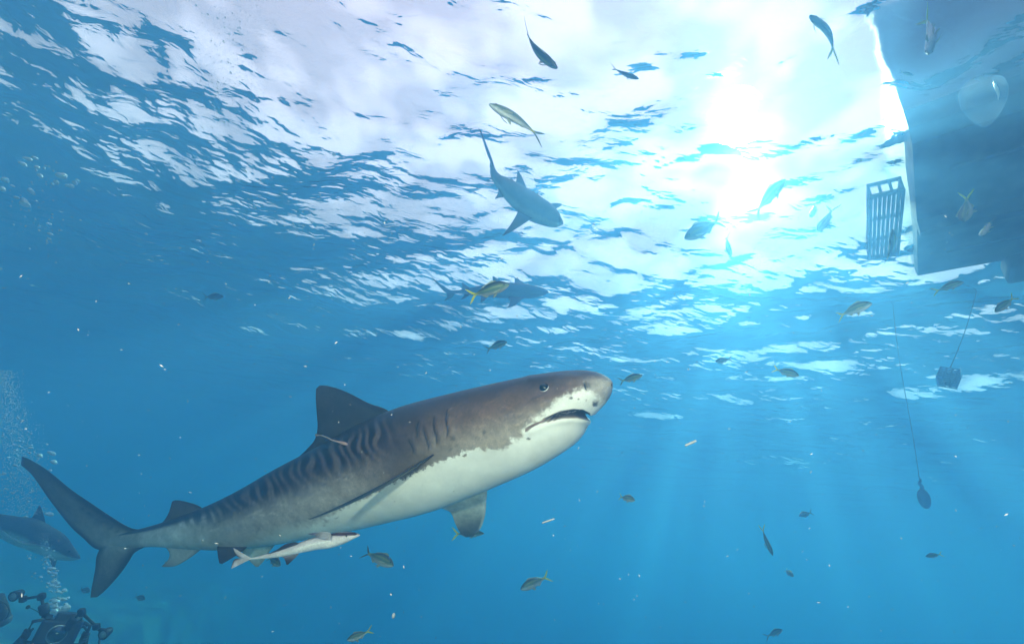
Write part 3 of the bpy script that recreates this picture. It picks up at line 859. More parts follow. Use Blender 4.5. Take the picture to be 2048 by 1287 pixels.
# ------------------------------------------------------------------ remoras
def remora():
    z = lambda P: [(400 + x / 5.12, 960 + y / 5.12, d) for x, y, d in P]
    d0 = 2.72
    st = [(505, 796, 505, 806, .8), (560, 786, 560, 806, .8), (640, 764, 640, 800, .8), (700, 746, 705, 796, .8), (800, 716, 810, 783, .8), (900, 680, 910, 764, .8), (1000, 642, 1015, 742, .85), (1100, 606, 1115, 722, .85), (1200, 578, 1215, 702, .9),
          (1300, 552, 1310, 692, .95), (1400, 536, 1405, 668, 1.0), (1480, 530, 1485, 640, 1.05), (1550, 532, 1555, 606, 1.15), (1605, 542, 1608, 580, 1.25), (1632, 552, 1634, 568, 1.3), (1638, 556, 1638, 562, 1.2)]
    L = Loft([(400 + a / 5.12, 960 + b / 5.12, 400 + c / 5.12, 960 + d / 5.12, d0, r) for a, b, c, d, r in st], 140, 48, 3)
    root = thing("remora", "large pale pink remora with dark fins gliding under the tiger shark's belly", "fish", Vector(L.c[70]))
    me = np_mesh("body", L.v.reshape(-1, 3), L.quads())
    c = lerp((0.30, 0.24, 0.24), (0.62, 0.52, 0.49), sstep(0.12, 0.3, L.tt))
    c = lerp(c, (0.72, 0.65, 0.60), sstep(0.45, 0.7, L.tt))
    zx, zy = (L.px - 400) * 5.12, (L.py - 960) * 5.12
    ln = line_d(zx, zy, [(1345, 548), (1440, 552), (1500, 548), (1590, 545)])
    c = lerp(c, (0.05, 0.014, 0.016), sstep(22, 12, ln))
    ln2 = line_d(zx, zy, [(1000, 700), (1150, 655), (1330, 620)])
    c = lerp(c, (0.80, 0.74, 0.68), sstep(14, 5, ln2))
    ln3 = line_d(zx, zy, [(700, 745), (800, 715), (900, 680), (1000, 645)])
    c = lerp(c, (0.05, 0.035, 0.035), sstep(14, 6, ln3))
    set_attr(me, "skin", c.reshape(-1, 3)); set_attr(me, "bd", np.full(140 * 48, 200.)); set_attr(me, "soft", np.ones(140 * 48))
    m = skin_mat("remora_skin", (0.7, 0.65, 0.6), 2, 0.15, 0.4)
    part("body", me, m, root)
    dk = lambda px, py, ch, sp: lerp((0.22, 0.17, 0.17), (0.03, 0.022, 0.025), sstep(0.1, 0.8, sp))
    part("dorsal_fin", fin_mesh("dorsal_fin", [(z([(1030, 660, d0), (985, 632, d0), (930, 636, d0), (895, 642, d0)]), z([(680, 770, d0), (730, 735, d0), (790, 705, d0), (870, 652, d0)]))],
        lambda px, py, ch, sp: np.tile((0.035, 0.028, 0.03), (len(px), 1)), thick=0.03), m, root)
    part("anal_fin", fin_mesh("anal_fin", [(z([(1030, 720, d0), (1000, 765, d0), (950, 815, d0), (900, 862, d0)]), z([(780, 775, d0), (850, 788, d0), (872, 822, d0), (884, 860, d0)]))], dk, thick=0.04), m, root)
    part("pectoral_fin", fin_mesh("pectoral_fin", [(z([(1345, 560, d0 - .05), (1330, 532, d0 - .08), (1230, 528, d0 - .12), (1110, 543, d0 - .15)]), z([(1340, 610, d0 - .06), (1225, 595, d0 - .09), (1190, 572, d0 - .12), (1105, 548, d0 - .15)]))],
        lambda px, py, ch, sp: lerp((0.5, 0.42, 0.40), (0.10, 0.08, 0.08), sstep(0.35, 0.9, sp)), thick=0.04), m, root)
    part("tail_fin", fin_mesh("tail_fin", [(z([(570, 800, d0), (520, 790, d0), (430, 740, d0), (345, 690, d0)]), z([(500, 808, d0), (440, 800, d0), (370, 770, d0), (340, 700, d0)])),
                                           (z([(570, 800, d0), (520, 808, d0), (430, 850, d0), (325, 902, d0)]), z([(500, 795, d0), (430, 795, d0), (350, 810, d0), (318, 893, d0)]))],
        lambda px, py, ch, sp: lerp((0.55, 0.46, 0.45), (0.06, 0.045, 0.05), sstep(0.55, 0.98, ch) * sstep(0.2, 0.6, sp)), thick=0.035), m, root)
    i, j = L.surf(400 + 1500 / 5.12, 960 + 566 / 5.12)
    nn = L.normals()
    for jj in (j, L.mirror[j]):
        part("eye", uv_ball("eye", Vector(L.v[i, jj]) - Vector(nn[i, jj]) * 0.003, 0.0065, 12, 8), plain("dark_eye", (0.01, 0.01, 0.01), 0.15), root)
    # slim young one riding at the dorsal fin
    z2 = lambda x, y: (500 + x / 4.022, 740 + y / 4.022)
    d1 = 2.86
    st = []
    for x, y, h in [(530, 520, 2), (575, 524, 8), (620, 540, 11), (665, 562, 12), (710, 574, 15), (745, 584, 26), (768, 590, 25), (788, 597, 12), (795, 599, 3)]:
        a, b = z2(x, y - h / 2), z2(x - 2, y + h / 2)
        st.append((a[0], a[1], b[0], b[1], d1, 0.9))
    L2 = Loft(st, 60, 24, 2)
    r2 = thing("remora", "tiny slender pinkish remora beside the tiger shark's dorsal fin", "fish", Vector(L2.c[30]))
    me = np_mesh("body", L2.v.reshape(-1, 3), L2.quads())
    set_attr(me, "skin", lerp((0.36, 0.21, 0.17), (0.20, 0.16, 0.14), sstep(690, 650, L2.px)).reshape(-1, 3)); set_attr(me, "bd", np.full(60 * 24, 200.)); set_attr(me, "soft", np.ones(60 * 24))
    part("body", me, m, r2)
    tl = lambda P: [z2(*p) + (d1,) for p in P]
    part("tail_fin", fin_mesh("tail_fin", [(tl([(560, 520), (545, 514), (525, 512)]), tl([(555, 526), (540, 528), (522, 530)]))], lambda px, py, ch, sp: np.tile((0.18, 0.14, 0.12), (len(px), 1)), n=8, m=6, thick=0.05), m, r2)
remora()

# ------------------------------------------------------------------ yellow-tailed fish
def fish_materials():
    m, n, l = mat("snapper_skin")
    b = n['Principled BSDF']; b.inputs['Roughness'].default_value = 0.38; b.inputs['Metallic'].default_value = 0.15
    tc = n.new("ShaderNodeTexCoord")
    a = n.new("ShaderNodeAttribute"); a.attribute_name = "skin"
    v = n.new("ShaderNodeTexVoronoi"); v.inputs['Scale'].default_value = 55
    l.new(tc.outputs['Object'], v.inputs['Vector'])
    nz = n.new("ShaderNodeTexNoise"); nz.inputs['Scale'].default_value = 14; nz.inputs['Detail'].default_value = 5
    l.new(tc.outputs['Object'], nz.inputs['Vector'])
    mr = n.new("ShaderNodeMapRange"); mr.inputs['To Min'].default_value = 0.65; mr.inputs['To Max'].default_value = 1.35
    l.new(nz.outputs['Fac'], mr.inputs['Value'])
    sc = n.new("ShaderNodeVectorMath"); sc.operation = 'SCALE'
    l.new(a.outputs['Color'], sc.inputs[0]); l.new(mr.outputs[0], sc.inputs['Scale']); l.new(sc.outputs[0], b.inputs['Base Color'])
    bp = n.new("ShaderNodeBump"); bp.inputs['Strength'].default_value = 0.25; bp.inputs['Distance'].default_value = 0.01
    l.new(v.outputs['Distance'], bp.inputs['Height']); l.new(bp.outputs[0], b.inputs['Normal'])
    def finm(name, col, tr):
        m2, n2, l2 = mat(name)
        b2 = n2['Principled BSDF']; b2.inputs['Base Color'].default_value = col; b2.inputs['Roughness'].default_value = 0.45
        t2 = n2.new("ShaderNodeBsdfTranslucent"); t2.inputs['Color'].default_value = col
        w = n2.new("ShaderNodeTexWave"); w.inputs['Scale'].default_value = 18; w.inputs['Distortion'].default_value = 1.0
        tc2 = n2.new("ShaderNodeTexCoord"); l2.new(tc2.outputs['Object'], w.inputs['Vector'])
        bp2 = n2.new("ShaderNodeBump"); bp2.inputs['Strength'].default_value = 0.3; bp2.inputs['Distance'].default_value = 0.01
        l2.new(w.outputs['Fac'], bp2.inputs['Height']); l2.new(bp2.outputs[0], b2.inputs['Normal'])
        mx = n2.new("ShaderNodeMixShader"); mx.inputs[0].default_value = tr
        l2.new(b2.outputs[0], mx.inputs[1]); l2.new(t2.outputs[0], mx.inputs[2]); l2.new(mx.outputs[0], n2['Material Output'].inputs['Surface'])
        return m2
    return m, finm("yellow_tail_membrane", (0.90, 0.82, 0.03, 1), 0.7), finm("pale_fin_membrane", (0.45, 0.47, 0.30, 1), 0.5), finm("grey_tail_membrane", (0.16, 0.22, 0.19, 1), 0.35)
FISH_SKIN, TAIL_Y, FIN_P, TAIL_G = fish_materials()
FISH_EYE = plain("fish_eye", (0.02, 0.02, 0.02), 0.1)

def flat_fin(name, le, te, bend, n=10, m=7, thick=0.04, y=0.0):
    """Fin between two edges given in the fish's own x, y, z (metres for a fish one metre long)."""
    L = catmull([(p[0], p[1], 0.0) if len(p) == 2 else p for p in le], n)
    T = catmull([(p[0], p[1], 0.0) if len(p) == 2 else p for p in te], n)
    # columns are x, z, y
    L = L[:, [0, 2, 1]]; T = T[:, [0, 2, 1]]
    x = (1 - np.cos(np.linspace(0, np.pi, m))) / 2
    ch = T - L
    sp = np.gradient((L + T) / 2, axis=0)
    nn = np.cross(ch, sp).sum(0); nn /= np.linalg.norm(nn)
    P = L[:, None] + ch[:, None] * x[None, :, None]
    s = np.linspace(1, 0.3, n)
    off = (thick * 0.2 * s[:, None] * (np.sin(np.pi * x) * 0.8 + 0.12)[None])[..., None] * nn
    loop = np.concatenate([P + off, (P - off)[:, -2:0:-1]], 1)
    loop = np.concatenate([loop[:1] * 0.02 + loop[:1].mean(1, keepdims=True) * 0.98, loop, loop[-1:] * 0.02 + loop[-1:].mean(1, keepdims=True) * 0.98])
    v = loop.reshape(-1, 3).copy()
    v[:, 1] += bend * np.clip(0.18 - v[:, 0], 0, 9) ** 2 + y
    return np_mesh(name, v, outward(v - v.mean(0), grid_quads(n + 2, loop.shape[1], True)))

def make_fish(bend, deep=1.0):
    """Meshes of a fish one metre long, nose at +x 0.5, tail fork at -x, back up."""
    prof = np.array([(0.500, 0.006, 0.004, 0.0), (0.488, 0.022, 0.016, 0.0), (0.455, 0.050, 0.030, 0.002), (0.40, 0.083, 0.044, 0.006), (0.32, 0.115, 0.054, 0.01),
                     (0.22, 0.134, 0.058, 0.012), (0.10, 0.132, 0.055, 0.012), (-0.02, 0.110, 0.045, 0.008), (-0.13, 0.074, 0.031, 0.004), (-0.22, 0.042, 0.019, 0.002), (-0.275, 0.030, 0.012, 0.0), (-0.31, 0.031, 0.008, 0.0), (-0.325, 0.020, 0.003, 0.0)])
    p = catmull(np.stack([prof[:, 0], prof[:, 1] * deep, prof[:, 2], prof[:, 3]], 1), 44)
    S = 28
    a = 2 * np.pi * np.arange(S) / S
    x = np.broadcast_to(p[:, :1], (44, S))
    z = p[:, 1:2] * np.cos(a) + p[:, 3:4]
    y = p[:, 2:3] * np.sin(a) * (1 - 0.15 * np.cos(a))
    v = np.stack([x, y + bend * np.clip(0.18 - x, 0, 9) ** 2, z], -1).reshape(-1, 3)
    me = np_mesh("body", v, outward(v - v.mean(0), grid_quads(44, S, True)))
    t = (np.cos(a)[None] * np.ones((44, 1)))
    back, side, belly, yel = (0.018, 0.032, 0.026), (0.07, 0.13, 0.075), (0.32, 0.33, 0.30), (0.42, 0.42, 0.03)
    c = lerp(belly, side, sstep(-0.75, -0.15, t)); c = lerp(c, back, sstep(0.25, 0.75, t))
    band = np.exp(-(((t - 0.22 - 0.3 * (x < -0.1)) / 0.13) ** 2)) * sstep(0.42, 0.30, x)
    c = lerp(c, yel, 0.30 * band)
    c = lerp(c, yel, sstep(-0.18, -0.30, x))
    set_attr(me, "skin", c.reshape(-1, 3))
    k = deep
    fins = {
        "dorsal_fin": (flat_fin("dorsal_fin", [(0.27, 0.125 * k), (0.22, 0.17 * k), (0.15, 0.185 * k)], [(-0.16, 0.05 * k), (-0.13, 0.085 * k), (-0.10, 0.11 * k)], bend), FIN_P),
        "anal_fin": (flat_fin("anal_fin", [(0.02, -0.09 * k), (-0.03, -0.125 * k), (-0.06, -0.135 * k)], [(-0.17, -0.045 * k), (-0.15, -0.075 * k), (-0.13, -0.09 * k)], bend), FIN_P),
        "tail_fin": None,
        "pelvic_fin": (flat_fin("pelvic_fin", [(0.19, -0.11 * k, 0.015), (0.14, -0.155 * k, 0.035), (0.10, -0.18 * k, 0.045)], [(0.12, -0.115 * k, 0.01), (0.10, -0.14 * k, 0.02), (0.085, -0.175 * k, 0.042)], bend), FIN_P),
        "pectoral_fin": (flat_fin("pectoral_fin", [(0.29, -0.03, 0.05), (0.22, -0.04, 0.085), (0.14, -0.055, 0.10)], [(0.27, -0.06, 0.05), (0.20, -0.085, 0.08), (0.13, -0.075, 0.098)], bend), FIN_P),
    }
    tb = [([(-0.285, 0.028, 0.), (-0.34, 0.060, 0.), (-0.42, 0.125, 0.), (-0.50, 0.172, 0.)], [(-0.30, -0.006, 0.), (-0.35, 0.012, 0.), (-0.41, 0.060, 0.), (-0.498, 0.160, 0.)]),
          ([(-0.285, -0.028, 0.), (-0.34, -0.060, 0.), (-0.42, -0.125, 0.), (-0.50, -0.172, 0.)], [(-0.30, 0.006, 0.), (-0.35, -0.012, 0.), (-0.41, -0.060, 0.), (-0.498, -0.160, 0.)])]
    bm = bmesh.new()
    for le, te in tb: 
        tmp = flat_fin("tmp", le, te, bend); bm.from_mesh(tmp); bpy.data.meshes.remove(tmp)
    tm = bpy.data.meshes.new("tail_fin"); bm.to_mesh(tm); bm.free()
    for q in tm.polygons: q.use_smooth = True
    fins["tail_fin"] = (tm, TAIL_Y)
    eyes = [uv_ball("eye", (0.40, s * 0.040, 0.03 * k), 0.017, 12, 8, 1, 0.6, 1) for s in (1, -1)]
    return me, fins, eyes

FISH_KINDS = {}
def fish_proto(bend, deep, tail):
    key = (bend, deep, tail)
    if key in FISH_KINDS: return FISH_KINDS[key]
    me, fins, eyes = make_fish(bend, deep)
    root = thing("fish", "", "fish")
    def pt(nm, m, mt):
        o = link_mesh(nm, m, mt); o.parent = root; return o
    pt("body", me, FISH_SKIN)
    for nm, (m, mt) in fins.items():
        if nm == "tail_fin" and tail == 'g': mt = TAIL_G
        pt(nm, m, mt)
        if nm in ("pelvic_fin", "pectoral_fin"):
            m2 = m.copy(); m2.transform(Matrix.Scale(-1, 4, (0, 1, 0))); m2.flip_normals()
            if bend:
                for v in m2.vertices: v.co.y += 2 * bend * max(0.18 - v.co.x, 0) ** 2
            pt(nm, m2, mt)
    for e in eyes: pt("eye", e, FISH_EYE)
    FISH_KINDS[key] = [root, False]
    return FISH_KINDS[key]

def place_fish(head, tail, d, dd, roll, label, bend=0.0, deep=1.0, tailc='y', group="small fish around the sharks"):
    H = at(head[0], head[1], d); T = at(tail[0], tail[1], d + dd)
    X = (H - T); L = X.length; X.normalize()
    Z = X.cross((H + T) / 2).normalized()      # square to the line of sight: the fish shows its side at roll 0
    if Z.dot(UP) < 0: Z = -Z
    Z = Matrix.Rotation(R(roll), 3, X) @ Z
    Y = Z.cross(X)
    M = Matrix((X, Y, Z)).transposed().to_4x4() @ Matrix.Scale(L, 4)
    M.translation = (H + T) / 2
    rec = fish_proto(bend, deep, tailc)
    root = rec[0]
    if rec[1]:
        src = root
        root = src.copy(); COL.objects.link(root)
        for ch in list(src.children):
            c = ch.copy(); COL.objects.link(c); c.parent = root
    rec[1] = True
    root.matrix_world = M
    tag(root, label, "fish", group)

# head pixel, tail pixel, distance, how much farther the tail is, roll about the body
FISH = [
    ((1115, 137), (1031, 70), 2.9, 0.10, 62, "dark slim fish with spread forked tail, highest of the fish at top centre", 0.5, 0.8, 'g'),
    ((978, 208), (1094, 271), 2.5, 0.10, 55, "dark slender fish pointing left, just above the reef shark's upturned tail", -0.25, 0.75, 'g'),
    ((1019, 568), (932, 595), 2.9, 0.10, 6, "dark fish with yellow forked tail in front of the faint hazy shark", 0.2, 0.95, 'y'),
    ((1014, 683), (970, 700), 5.2, 0.15, 4, "small blue-grey fish by a white glint above the tiger shark's back", 0.0, 0.95, 'g'),
    ((1285, 750), (1235, 764), 3.6, 0.12, 4, "small fish right in front of the tiger shark's snout", 0.25, 0.9, 'g'),
    ((1598, 751), (1544, 736), 3.6, 0.12, 0, "dark green fish alone in the pale rays right of the tiger shark", 0.2, 1.15, 'y'),
    ((1744, 606), (1668, 632), 2.6, 0.16, -28, "pale-bellied fish with long bright yellow tail below the crate by the boat", 0.35, 1.15, 'y'),
    ((1928, 563), (1863, 584), 3.2, 0.12, -4, "dark fish with thin green tail at the lower edge of the boat hull", 0.2, 0.95, 'y'),
    ((1990, 624), (2036, 590), 2.8, -0.10, 8, "dark fish with raised bright yellow tail at the far right, under the boat", 0.5, 1.1, 'y'),
    ((1785, 458), (1782, 528), 3.1, 0.15, 78, "dark rounded fish hanging head up in front of the slatted crate", 0.3, 1.1, 'g'),
    ((1619, 31), (1694, 92), 2.9, 0.15, -82, "dark curved fish pointing up-left in the ripples above the sun", 0.6, 0.75, 'y'),
    ((1859, 108), (1868, 28), 2.9, 0.15, 70, "dark fish diving head down with yellow tail in the top right corner", 0.35, 0.85, 'y'),
    ((1369, 477), (1450, 436), 4.3, 0.12, -6, "pale glare-washed fish pointing left along the lower edge of the sun", -0.15, 1.0, 'g'),
    ((1462, 513), (1447, 468), 4.8, 0.2, 50, "thin pale fish heading down under the sun glare", 0.3, 0.8, 'g'),
    ((1571, 358), (1504, 432), 4.3, 0.12, -10, "almost white fish rising to the right inside the sun glare", 0.1, 0.9, 'g'),
    ((1624, 434), (1631, 405), 5.0, 0.2, 50, "tiny pale fish heading down just right of the sun glare", 0.1, 0.85, 'g'),
    ((1637, 463), (1669, 416), 4.5, 0.15, 35, "yellow-green pale fish heading down right of the sun glare", 0.2, 0.85, 'y'),
    ((1827, 151), (1797, 143), 4.2, 0.1, 40, "small dim fish left of the diving yellow-tailed fish at top right", 0.1, 0.85, 'g'),
    ((1278, 158), (1219, 138), 3.9, 0.1, 62, "faint grey-green fish in the bright water left of the sun", 0.2, 0.75, 'g'),
    ((1929, 443), (1938, 396), 3.1, 0.1, 20, "bluish fish with pale yellow tail against the middle of the boat hull", 0.6, 1.2, 'y'),
    ((1964, 471), (1982, 440), 2.6, 0.1, 60, "small tan fish against the dark boat hull, right of the bluish one", 0.0, 0.9, 'g'),
    ((1270, 1000), (1234, 990), 3.4, 0.10, -8, "silver fish with dark green tail turning away, right of the far pectoral fin", 0.5, 1.15, 'y'),
    ((1546, 1110), (1518, 1050), 4.0, 0.1, 50, "fish heading steeply down with a yellow tail tip in the lower right water", 0.25, 0.7, 'y'),
    ((1587, 1152), (1565, 1134), 5.2, 0.2, 0, "tiny fish with forked tail below the steeply diving one", 0.5, 0.95, 'y'),
    ((1598, 1031), (1626, 1023), 6.5, 0.1, 0, "tiny dark fish alone in open blue water at lower right", 0.0, 0.9, 'g'),
    ((1851, 1112), (1887, 1107), 5.0, -0.1, 5, "small dim fish with yellow tail low at the right, below the hanging weight", 0.35, 0.95, 'y'),
    ((1565, 1258), (1531, 1273), 5.6, 0.1, 0, "dim bluish fish nearest the bottom edge at lower right", -0.3, 0.9, 'g'),
    ((1041, 1178), (1102, 1148), 3.7, 0.12, 10, "silvery fish with yellow-green tail pointing left, below the far pectoral fin", -0.2, 0.95, 'y'),
    ((694, 1279), (744, 1261), 3.3, 0.10, 20, "silver fish with bright yellow tail at the bottom edge below the tiger shark", 0.4, 1.1, 'y'),
    ((787, 1131), (724, 1099), 3.6, 0.14, -12, "pale silver-blue fish just ahead of the large remora's snout", 0.2, 1.0, 'g'),
    ((447, 593), (402, 594), 7.4, 0.1, 4, "faint blue fish under the ripples far to the left", 0.2, 0.85, 'g'),
    ((180, 1182), (156, 1176), 7.0, 0.1, 0, "very faint fish beside the lower lobe of the tiger shark's tail", 0.2, 0.9, 'g'),
    ((290, 1198), (266, 1190), 7.4, 0.1, 0, "very faint fish in open water right of the tiger shark's tail tip", 0.2, 0.9, 'g'),
    ((1431, 723), (1464, 717), 5.6, 0.1, 0, "small pale turquoise fish left of the dark green fish in the rays", 0.1, 0.85, 'g'),
    ((561, 1130), (533, 1112), 3.9, 0.1, 10, "small bluish fish half hidden behind the tiger shark's pelvic fins", 0.2, 1.1, 'g'),
    ((968, 1066), (902, 1067), 3.45, 0.1, 0, "thin fish mostly hidden behind the tip of the far pectoral fin", 0.1, 0.6, 'y'),
]
for f in FISH:
    place_fish(*f[:6], bend=f[6], deep=f[7], tailc=f[8])

# ------------------------------------------------------------------ boat overhead
def boat():
    A, B = Vector((3.80, 3.10, 0)), Vector((5.78, 5.33, 0))
    f = Vector((0.75, -0.66, 0)).normalized()
    s = (B - A).normalized()
    half = (B - A).length / 2
    org = (A + B) / 2
    root = thing("boat", "dark flat-bottomed boat floating on the surface at the right edge", "boat", (org.x, org.y, Z_SURF))
    n = 40
    t = np.linspace(0, 1, n)
    rings = []
    for k in t:
        x = 11.0 * k
        b = half * (1 - 0.75 * max(0, (k - 0.55) / 0.45) ** 2)
        dr = 0.30 * (1 - max(0, (k - 0.7) / 0.3) ** 2) + 0.02
        fb = 1.7 + 0.5 * k
        c = org + f * x
        pts = []
        for y, z in [(-b * 1.03, fb), (-b * 1.0, 0.6), (-b * 0.99, 0.02), (-b * 0.965, -dr * 0.55), (-b * 0.90, -dr), (-b * 0.45, -dr * 1.12), (-0.09, -dr * 1.25), (-0.05, -dr * 1.75), (0.05, -dr * 1.75), (0.09, -dr * 1.25), (b * 0.45, -dr * 1.12),
                     (b * 0.90, -dr), (b * 0.965, -dr * 0.55), (b * 0.99, 0.02), (b * 1.0, 0.6), (b * 1.03, fb), (b * 0.9, fb), (b * 0.88, fb - 0.35), (0, fb - 0.32), (-b * 0.88, fb - 0.35), (-b * 0.9, fb)]:
            p = c + s * y; pts.append((p.x, p.y, Z_SURF + z))
        rings.append(pts)
    v = np.array(rings)
    e0 = v[0].mean(0) + (v[0] - v[0].mean(0)) * 0.01; e1 = v[-1].mean(0) + (v[-1] - v[-1].mean(0)) * 0.01
    v = np.concatenate([e0[None], v, e1[None]])
    k = v.shape[1]
    vv = v.reshape(-1, 3)
    q = outward(vv - vv.mean(0), grid_quads(n + 2, k, True))
    me = np_mesh("hull", vv, q, smooth=False)
    m, nn, l = mat("boat_hull_paint")
    b = nn['Principled BSDF']; b.inputs['Roughness'].default_value = 0.6
    g = nn.new("ShaderNodeNewGeometry"); sx = nn.new("ShaderNodeSeparateXYZ"); l.new(g.outputs['Position'], sx.inputs[0])
    mr = nn.new("ShaderNodeMapRange"); mr.inputs['From Min'].default_value = Z_SURF + 0.10; mr.inputs['From Max'].default_value = Z_SURF + 0.13; l.new(sx.outputs['Z'], mr.inputs['Value'])
    nz = nn.new("ShaderNodeTexNoise"); nz.inputs['Scale'].default_value = 3; nz.inputs['Detail'].default_value = 8; l.new(g.outputs['Position'], nz.inputs['Vector'])
    r = nn.new("ShaderNodeValToRGB"); r.color_ramp.elements[0].position = 0.38; r.color_ramp.elements[1].position = 0.64; r.color_ramp.elements[0].color = (0.012, 0.016, 0.014, 1); r.color_ramp.elements[1].color = (0.11, 0.115, 0.10, 1); l.new(nz.outputs['Fac'], r.inputs[0])
    mx = nn.new("ShaderNodeMixRGB"); l.new(mr.outputs[0], mx.inputs[0]); l.new(r.outputs[0], mx.inputs[1]); mx.inputs[2].default_value = (0.05, 0.065, 0.08, 1); l.new(mx.outputs[0], b.inputs['Base Color'])
    part("hull", me, m, root)
    dk = plain("drive_metal", (0.05, 0.055, 0.055), 0.5, 0.3, 0.3, 8)
    ax = (s, f, Vector((0, 0, 1)))
    c = org + s * (half * 0.98) + f * 1.05; c.z = Z_SURF - 0.36
    for y in (-0.55, 0.0, 0.55):
        pts = [tuple(org + f * x + s * (half * y) + Vector((0, 0, Z_SURF - 0.335))) for x in np.linspace(0.3, 8.0, 24)]
        part("strake", tube("strake", pts, 0.035, 6), dk, root)
    part("skeg", box("skeg", c, ax, (0.22, 0.16, 0.16), 0.4), dk, root)
    return root
boat()

def slats(name, c, ax, w, h, d, nx, ny, t, m, parent, bottom=False):
    """Open slatted panel w by h: nx upright slats, ny cross bars."""
    bms = []
    for i in range(nx):
        bms.append(box_arrays(c + ax[0] * (w * (i / (nx - 1) - 0.5)), ax, (t * 0.5, h / 2 + t * 0.4, t * 0.35), 0.2))
    for j in range(ny):
        bms.append(box_arrays(c + ax[1] * (h * (j / (ny - 1) - 0.5)) + ax[2] * 0.003, ax, (w / 2 + t * 0.4, t * 0.8, t * 0.42), 0.2))
    return part(name, bm_to_mesh(name, bms), m, parent)

def surface_crate():
    zt = 4.78
    def onz(px, py, z):
        v = at(px, py, 1.0); return v * (z / v.z)
    p = [onz(1746, 392, zt), onz(1803, 384, zt), onz(1796, 512, zt), onz(1738, 512, zt)]
    c = sum(p, Vector()) / 4
    X = ((p[1] + p[2]) / 2 - (p[0] + p[3]) / 2); w = X.length; X.normalize()
    Y = ((p[3] + p[2]) / 2 - (p[0] + p[1]) / 2); h = Y.length; Y.normalize(); X = (X - Y * X.dot(Y)).normalized()
    Z = X.cross(Y); Z = Z if Z.z > 0 else -Z
    root = thing("slatted_crate", "pale slatted plastic crate floating at the surface beside the boat hull", "crate", c)
    m = plain("faded_plastic", (0.30, 0.34, 0.31), 0.5, 0, 0.15, 10)
    slats("bottom_panel", c, (X, Y, Z), w, h, 0.02, 8, 4, 0.035, m, root)
    for sx in (-1, 1):
        slats("side_panel", c + X * (w / 2 * sx) + Z * 0.11, (Y, Z, X), h, 0.18, 0.02, 7, 2, 0.03, m, root)
    for sy in (-1, 1):
        slats("end_panel", c + Y * (h / 2 * sy) + Z * 0.11, (X, Z, Y), w, 0.18, 0.02, 4, 2, 0.03, m, root)
surface_crate()

def hanging_crate():
    d = 6.6
    top = at(1908, 735, d); bot = at(1886, 774, d); 
    c = at(1897, 755, d)
    root = thing("bait_crate", "dark slatted crate hanging on a thin rope below the boat", "crate", c)
    m = plain("crate_plastic", (0.05, 0.085, 0.10), 0.6, 0, 0.3, 12)
    V = (top - bot).normalized()
    Rx = Matrix.Rotation(R(-38), 3, FWD)
    X = (Rx @ RIGHT); Y = (Rx @ UP)
    tilt = Matrix.Rotation(R(28), 3, X) @ Matrix.Rotation(R(22), 3, Y)
    X, Y = tilt @ X, tilt @ Y; Z = X.cross(Y)
    a = 0.095
    slats("front_panel", c + Z * a, (X, Y, Z), 2 * a, 2 * a, .01, 6, 4, 0.013, m, root)
    slats("back_panel", c - Z * a, (X, Y, Z), 2 * a, 2 * a, .01, 6, 4, 0.013, m, root)
    for s in (-1, 1):
        slats("side_panel", c + X * (a * s), (Y, Z, X), 2 * a, 2 * a, .01, 6, 4, 0.013, m, root)
        slats("end_panel", c + Y * (a * s), (X, Z, Y), 2 * a, 2 * a, .01, 6, 4, 0.013, m, root)
    # the block of bait inside
    part("bait_block", box("bait_block", c, (X, Y, Z), (a * .6, a * .5, a * .6), 0.6), plain("bait", (0.10, 0.15, 0.17), 0.8, 0, 0.4, 25), root)
    tp = c + (X + Y) * (a * 0.98)
    rope_top = at(1953, 584, 7.3)
    pts = [tuple(tp.lerp(rope_top, k) + Vector((0, 0, -0.05 * math.sin(math.pi * k)))) for k in np.linspace(0, 1, 30)]
    tag(link_mesh("rope", tube("rope", pts, 0.0055, 6), plain("rope_fibre", (0.07, 0.10, 0.11), 0.9)), "thin dark rope slanting from the boat down to the hanging crate", "rope")
    kn = at(1907, 737, d)
    part("shackle", tube("shackle", [tuple(tp + X * 0.02 * math.cos(t) + Y * 0.02 * math.sin(t) + V * 0.02) for t in np.linspace(0, 6.28, 16)], 0.006, 6), m, root)
hanging_crate()

def weight_line():
    d = 7.6
    c = at(1848, 996, d)
    root = thing("line_weight", "dark oval weight hanging at the end of a long vertical line", "weight", c)
    m = plain("lead_grey", (0.035, 0.05, 0.06), 0.6, 0.2, 0.3, 10)
    bm = bmesh.new(); bmesh.ops.create_uvsphere(bm, u_segments=20, v_segments=14, radius=1)
    for v in bm.verts: 
        v.co = Vector((v.co.x * .085, v.co.y * .085, v.co.z * .16 * (1.0 if v.co.z < 0 else 0.95))) + c
    for f in bm.faces: f.smooth = True
    me = bpy.data.meshes.new("body"); bm.to_mesh(me); bm.free(); part("body", me, m, root)
    part("clip", tube("clip", [tuple(c + Vector((0.02 * math.sin(k * 9), 0, 0.15 + 0.16 * k))) for k in np.linspace(0, 1, 12)], np.linspace(.03, .016, 12), 8), m, root)
    top = at(1786, 622, 1.0); top = top * ((Z_SURF + 0.05) / top.z)
    pts = [tuple((c + Vector((0, 0, .28))).lerp(top, k) + Vector((0.02 * math.sin(6 * k), 0.02 * math.sin(4 * k), 0))) for k in np.linspace(0, 1, 40)]
    tag(link_mesh("rope", tube("rope", pts, 0.0055, 6), plain("line_fibre", (0.06, 0.09, 0.10), 0.9)), "long vertical line above the oval weight, fading upward into the glare", "rope")
weight_line()

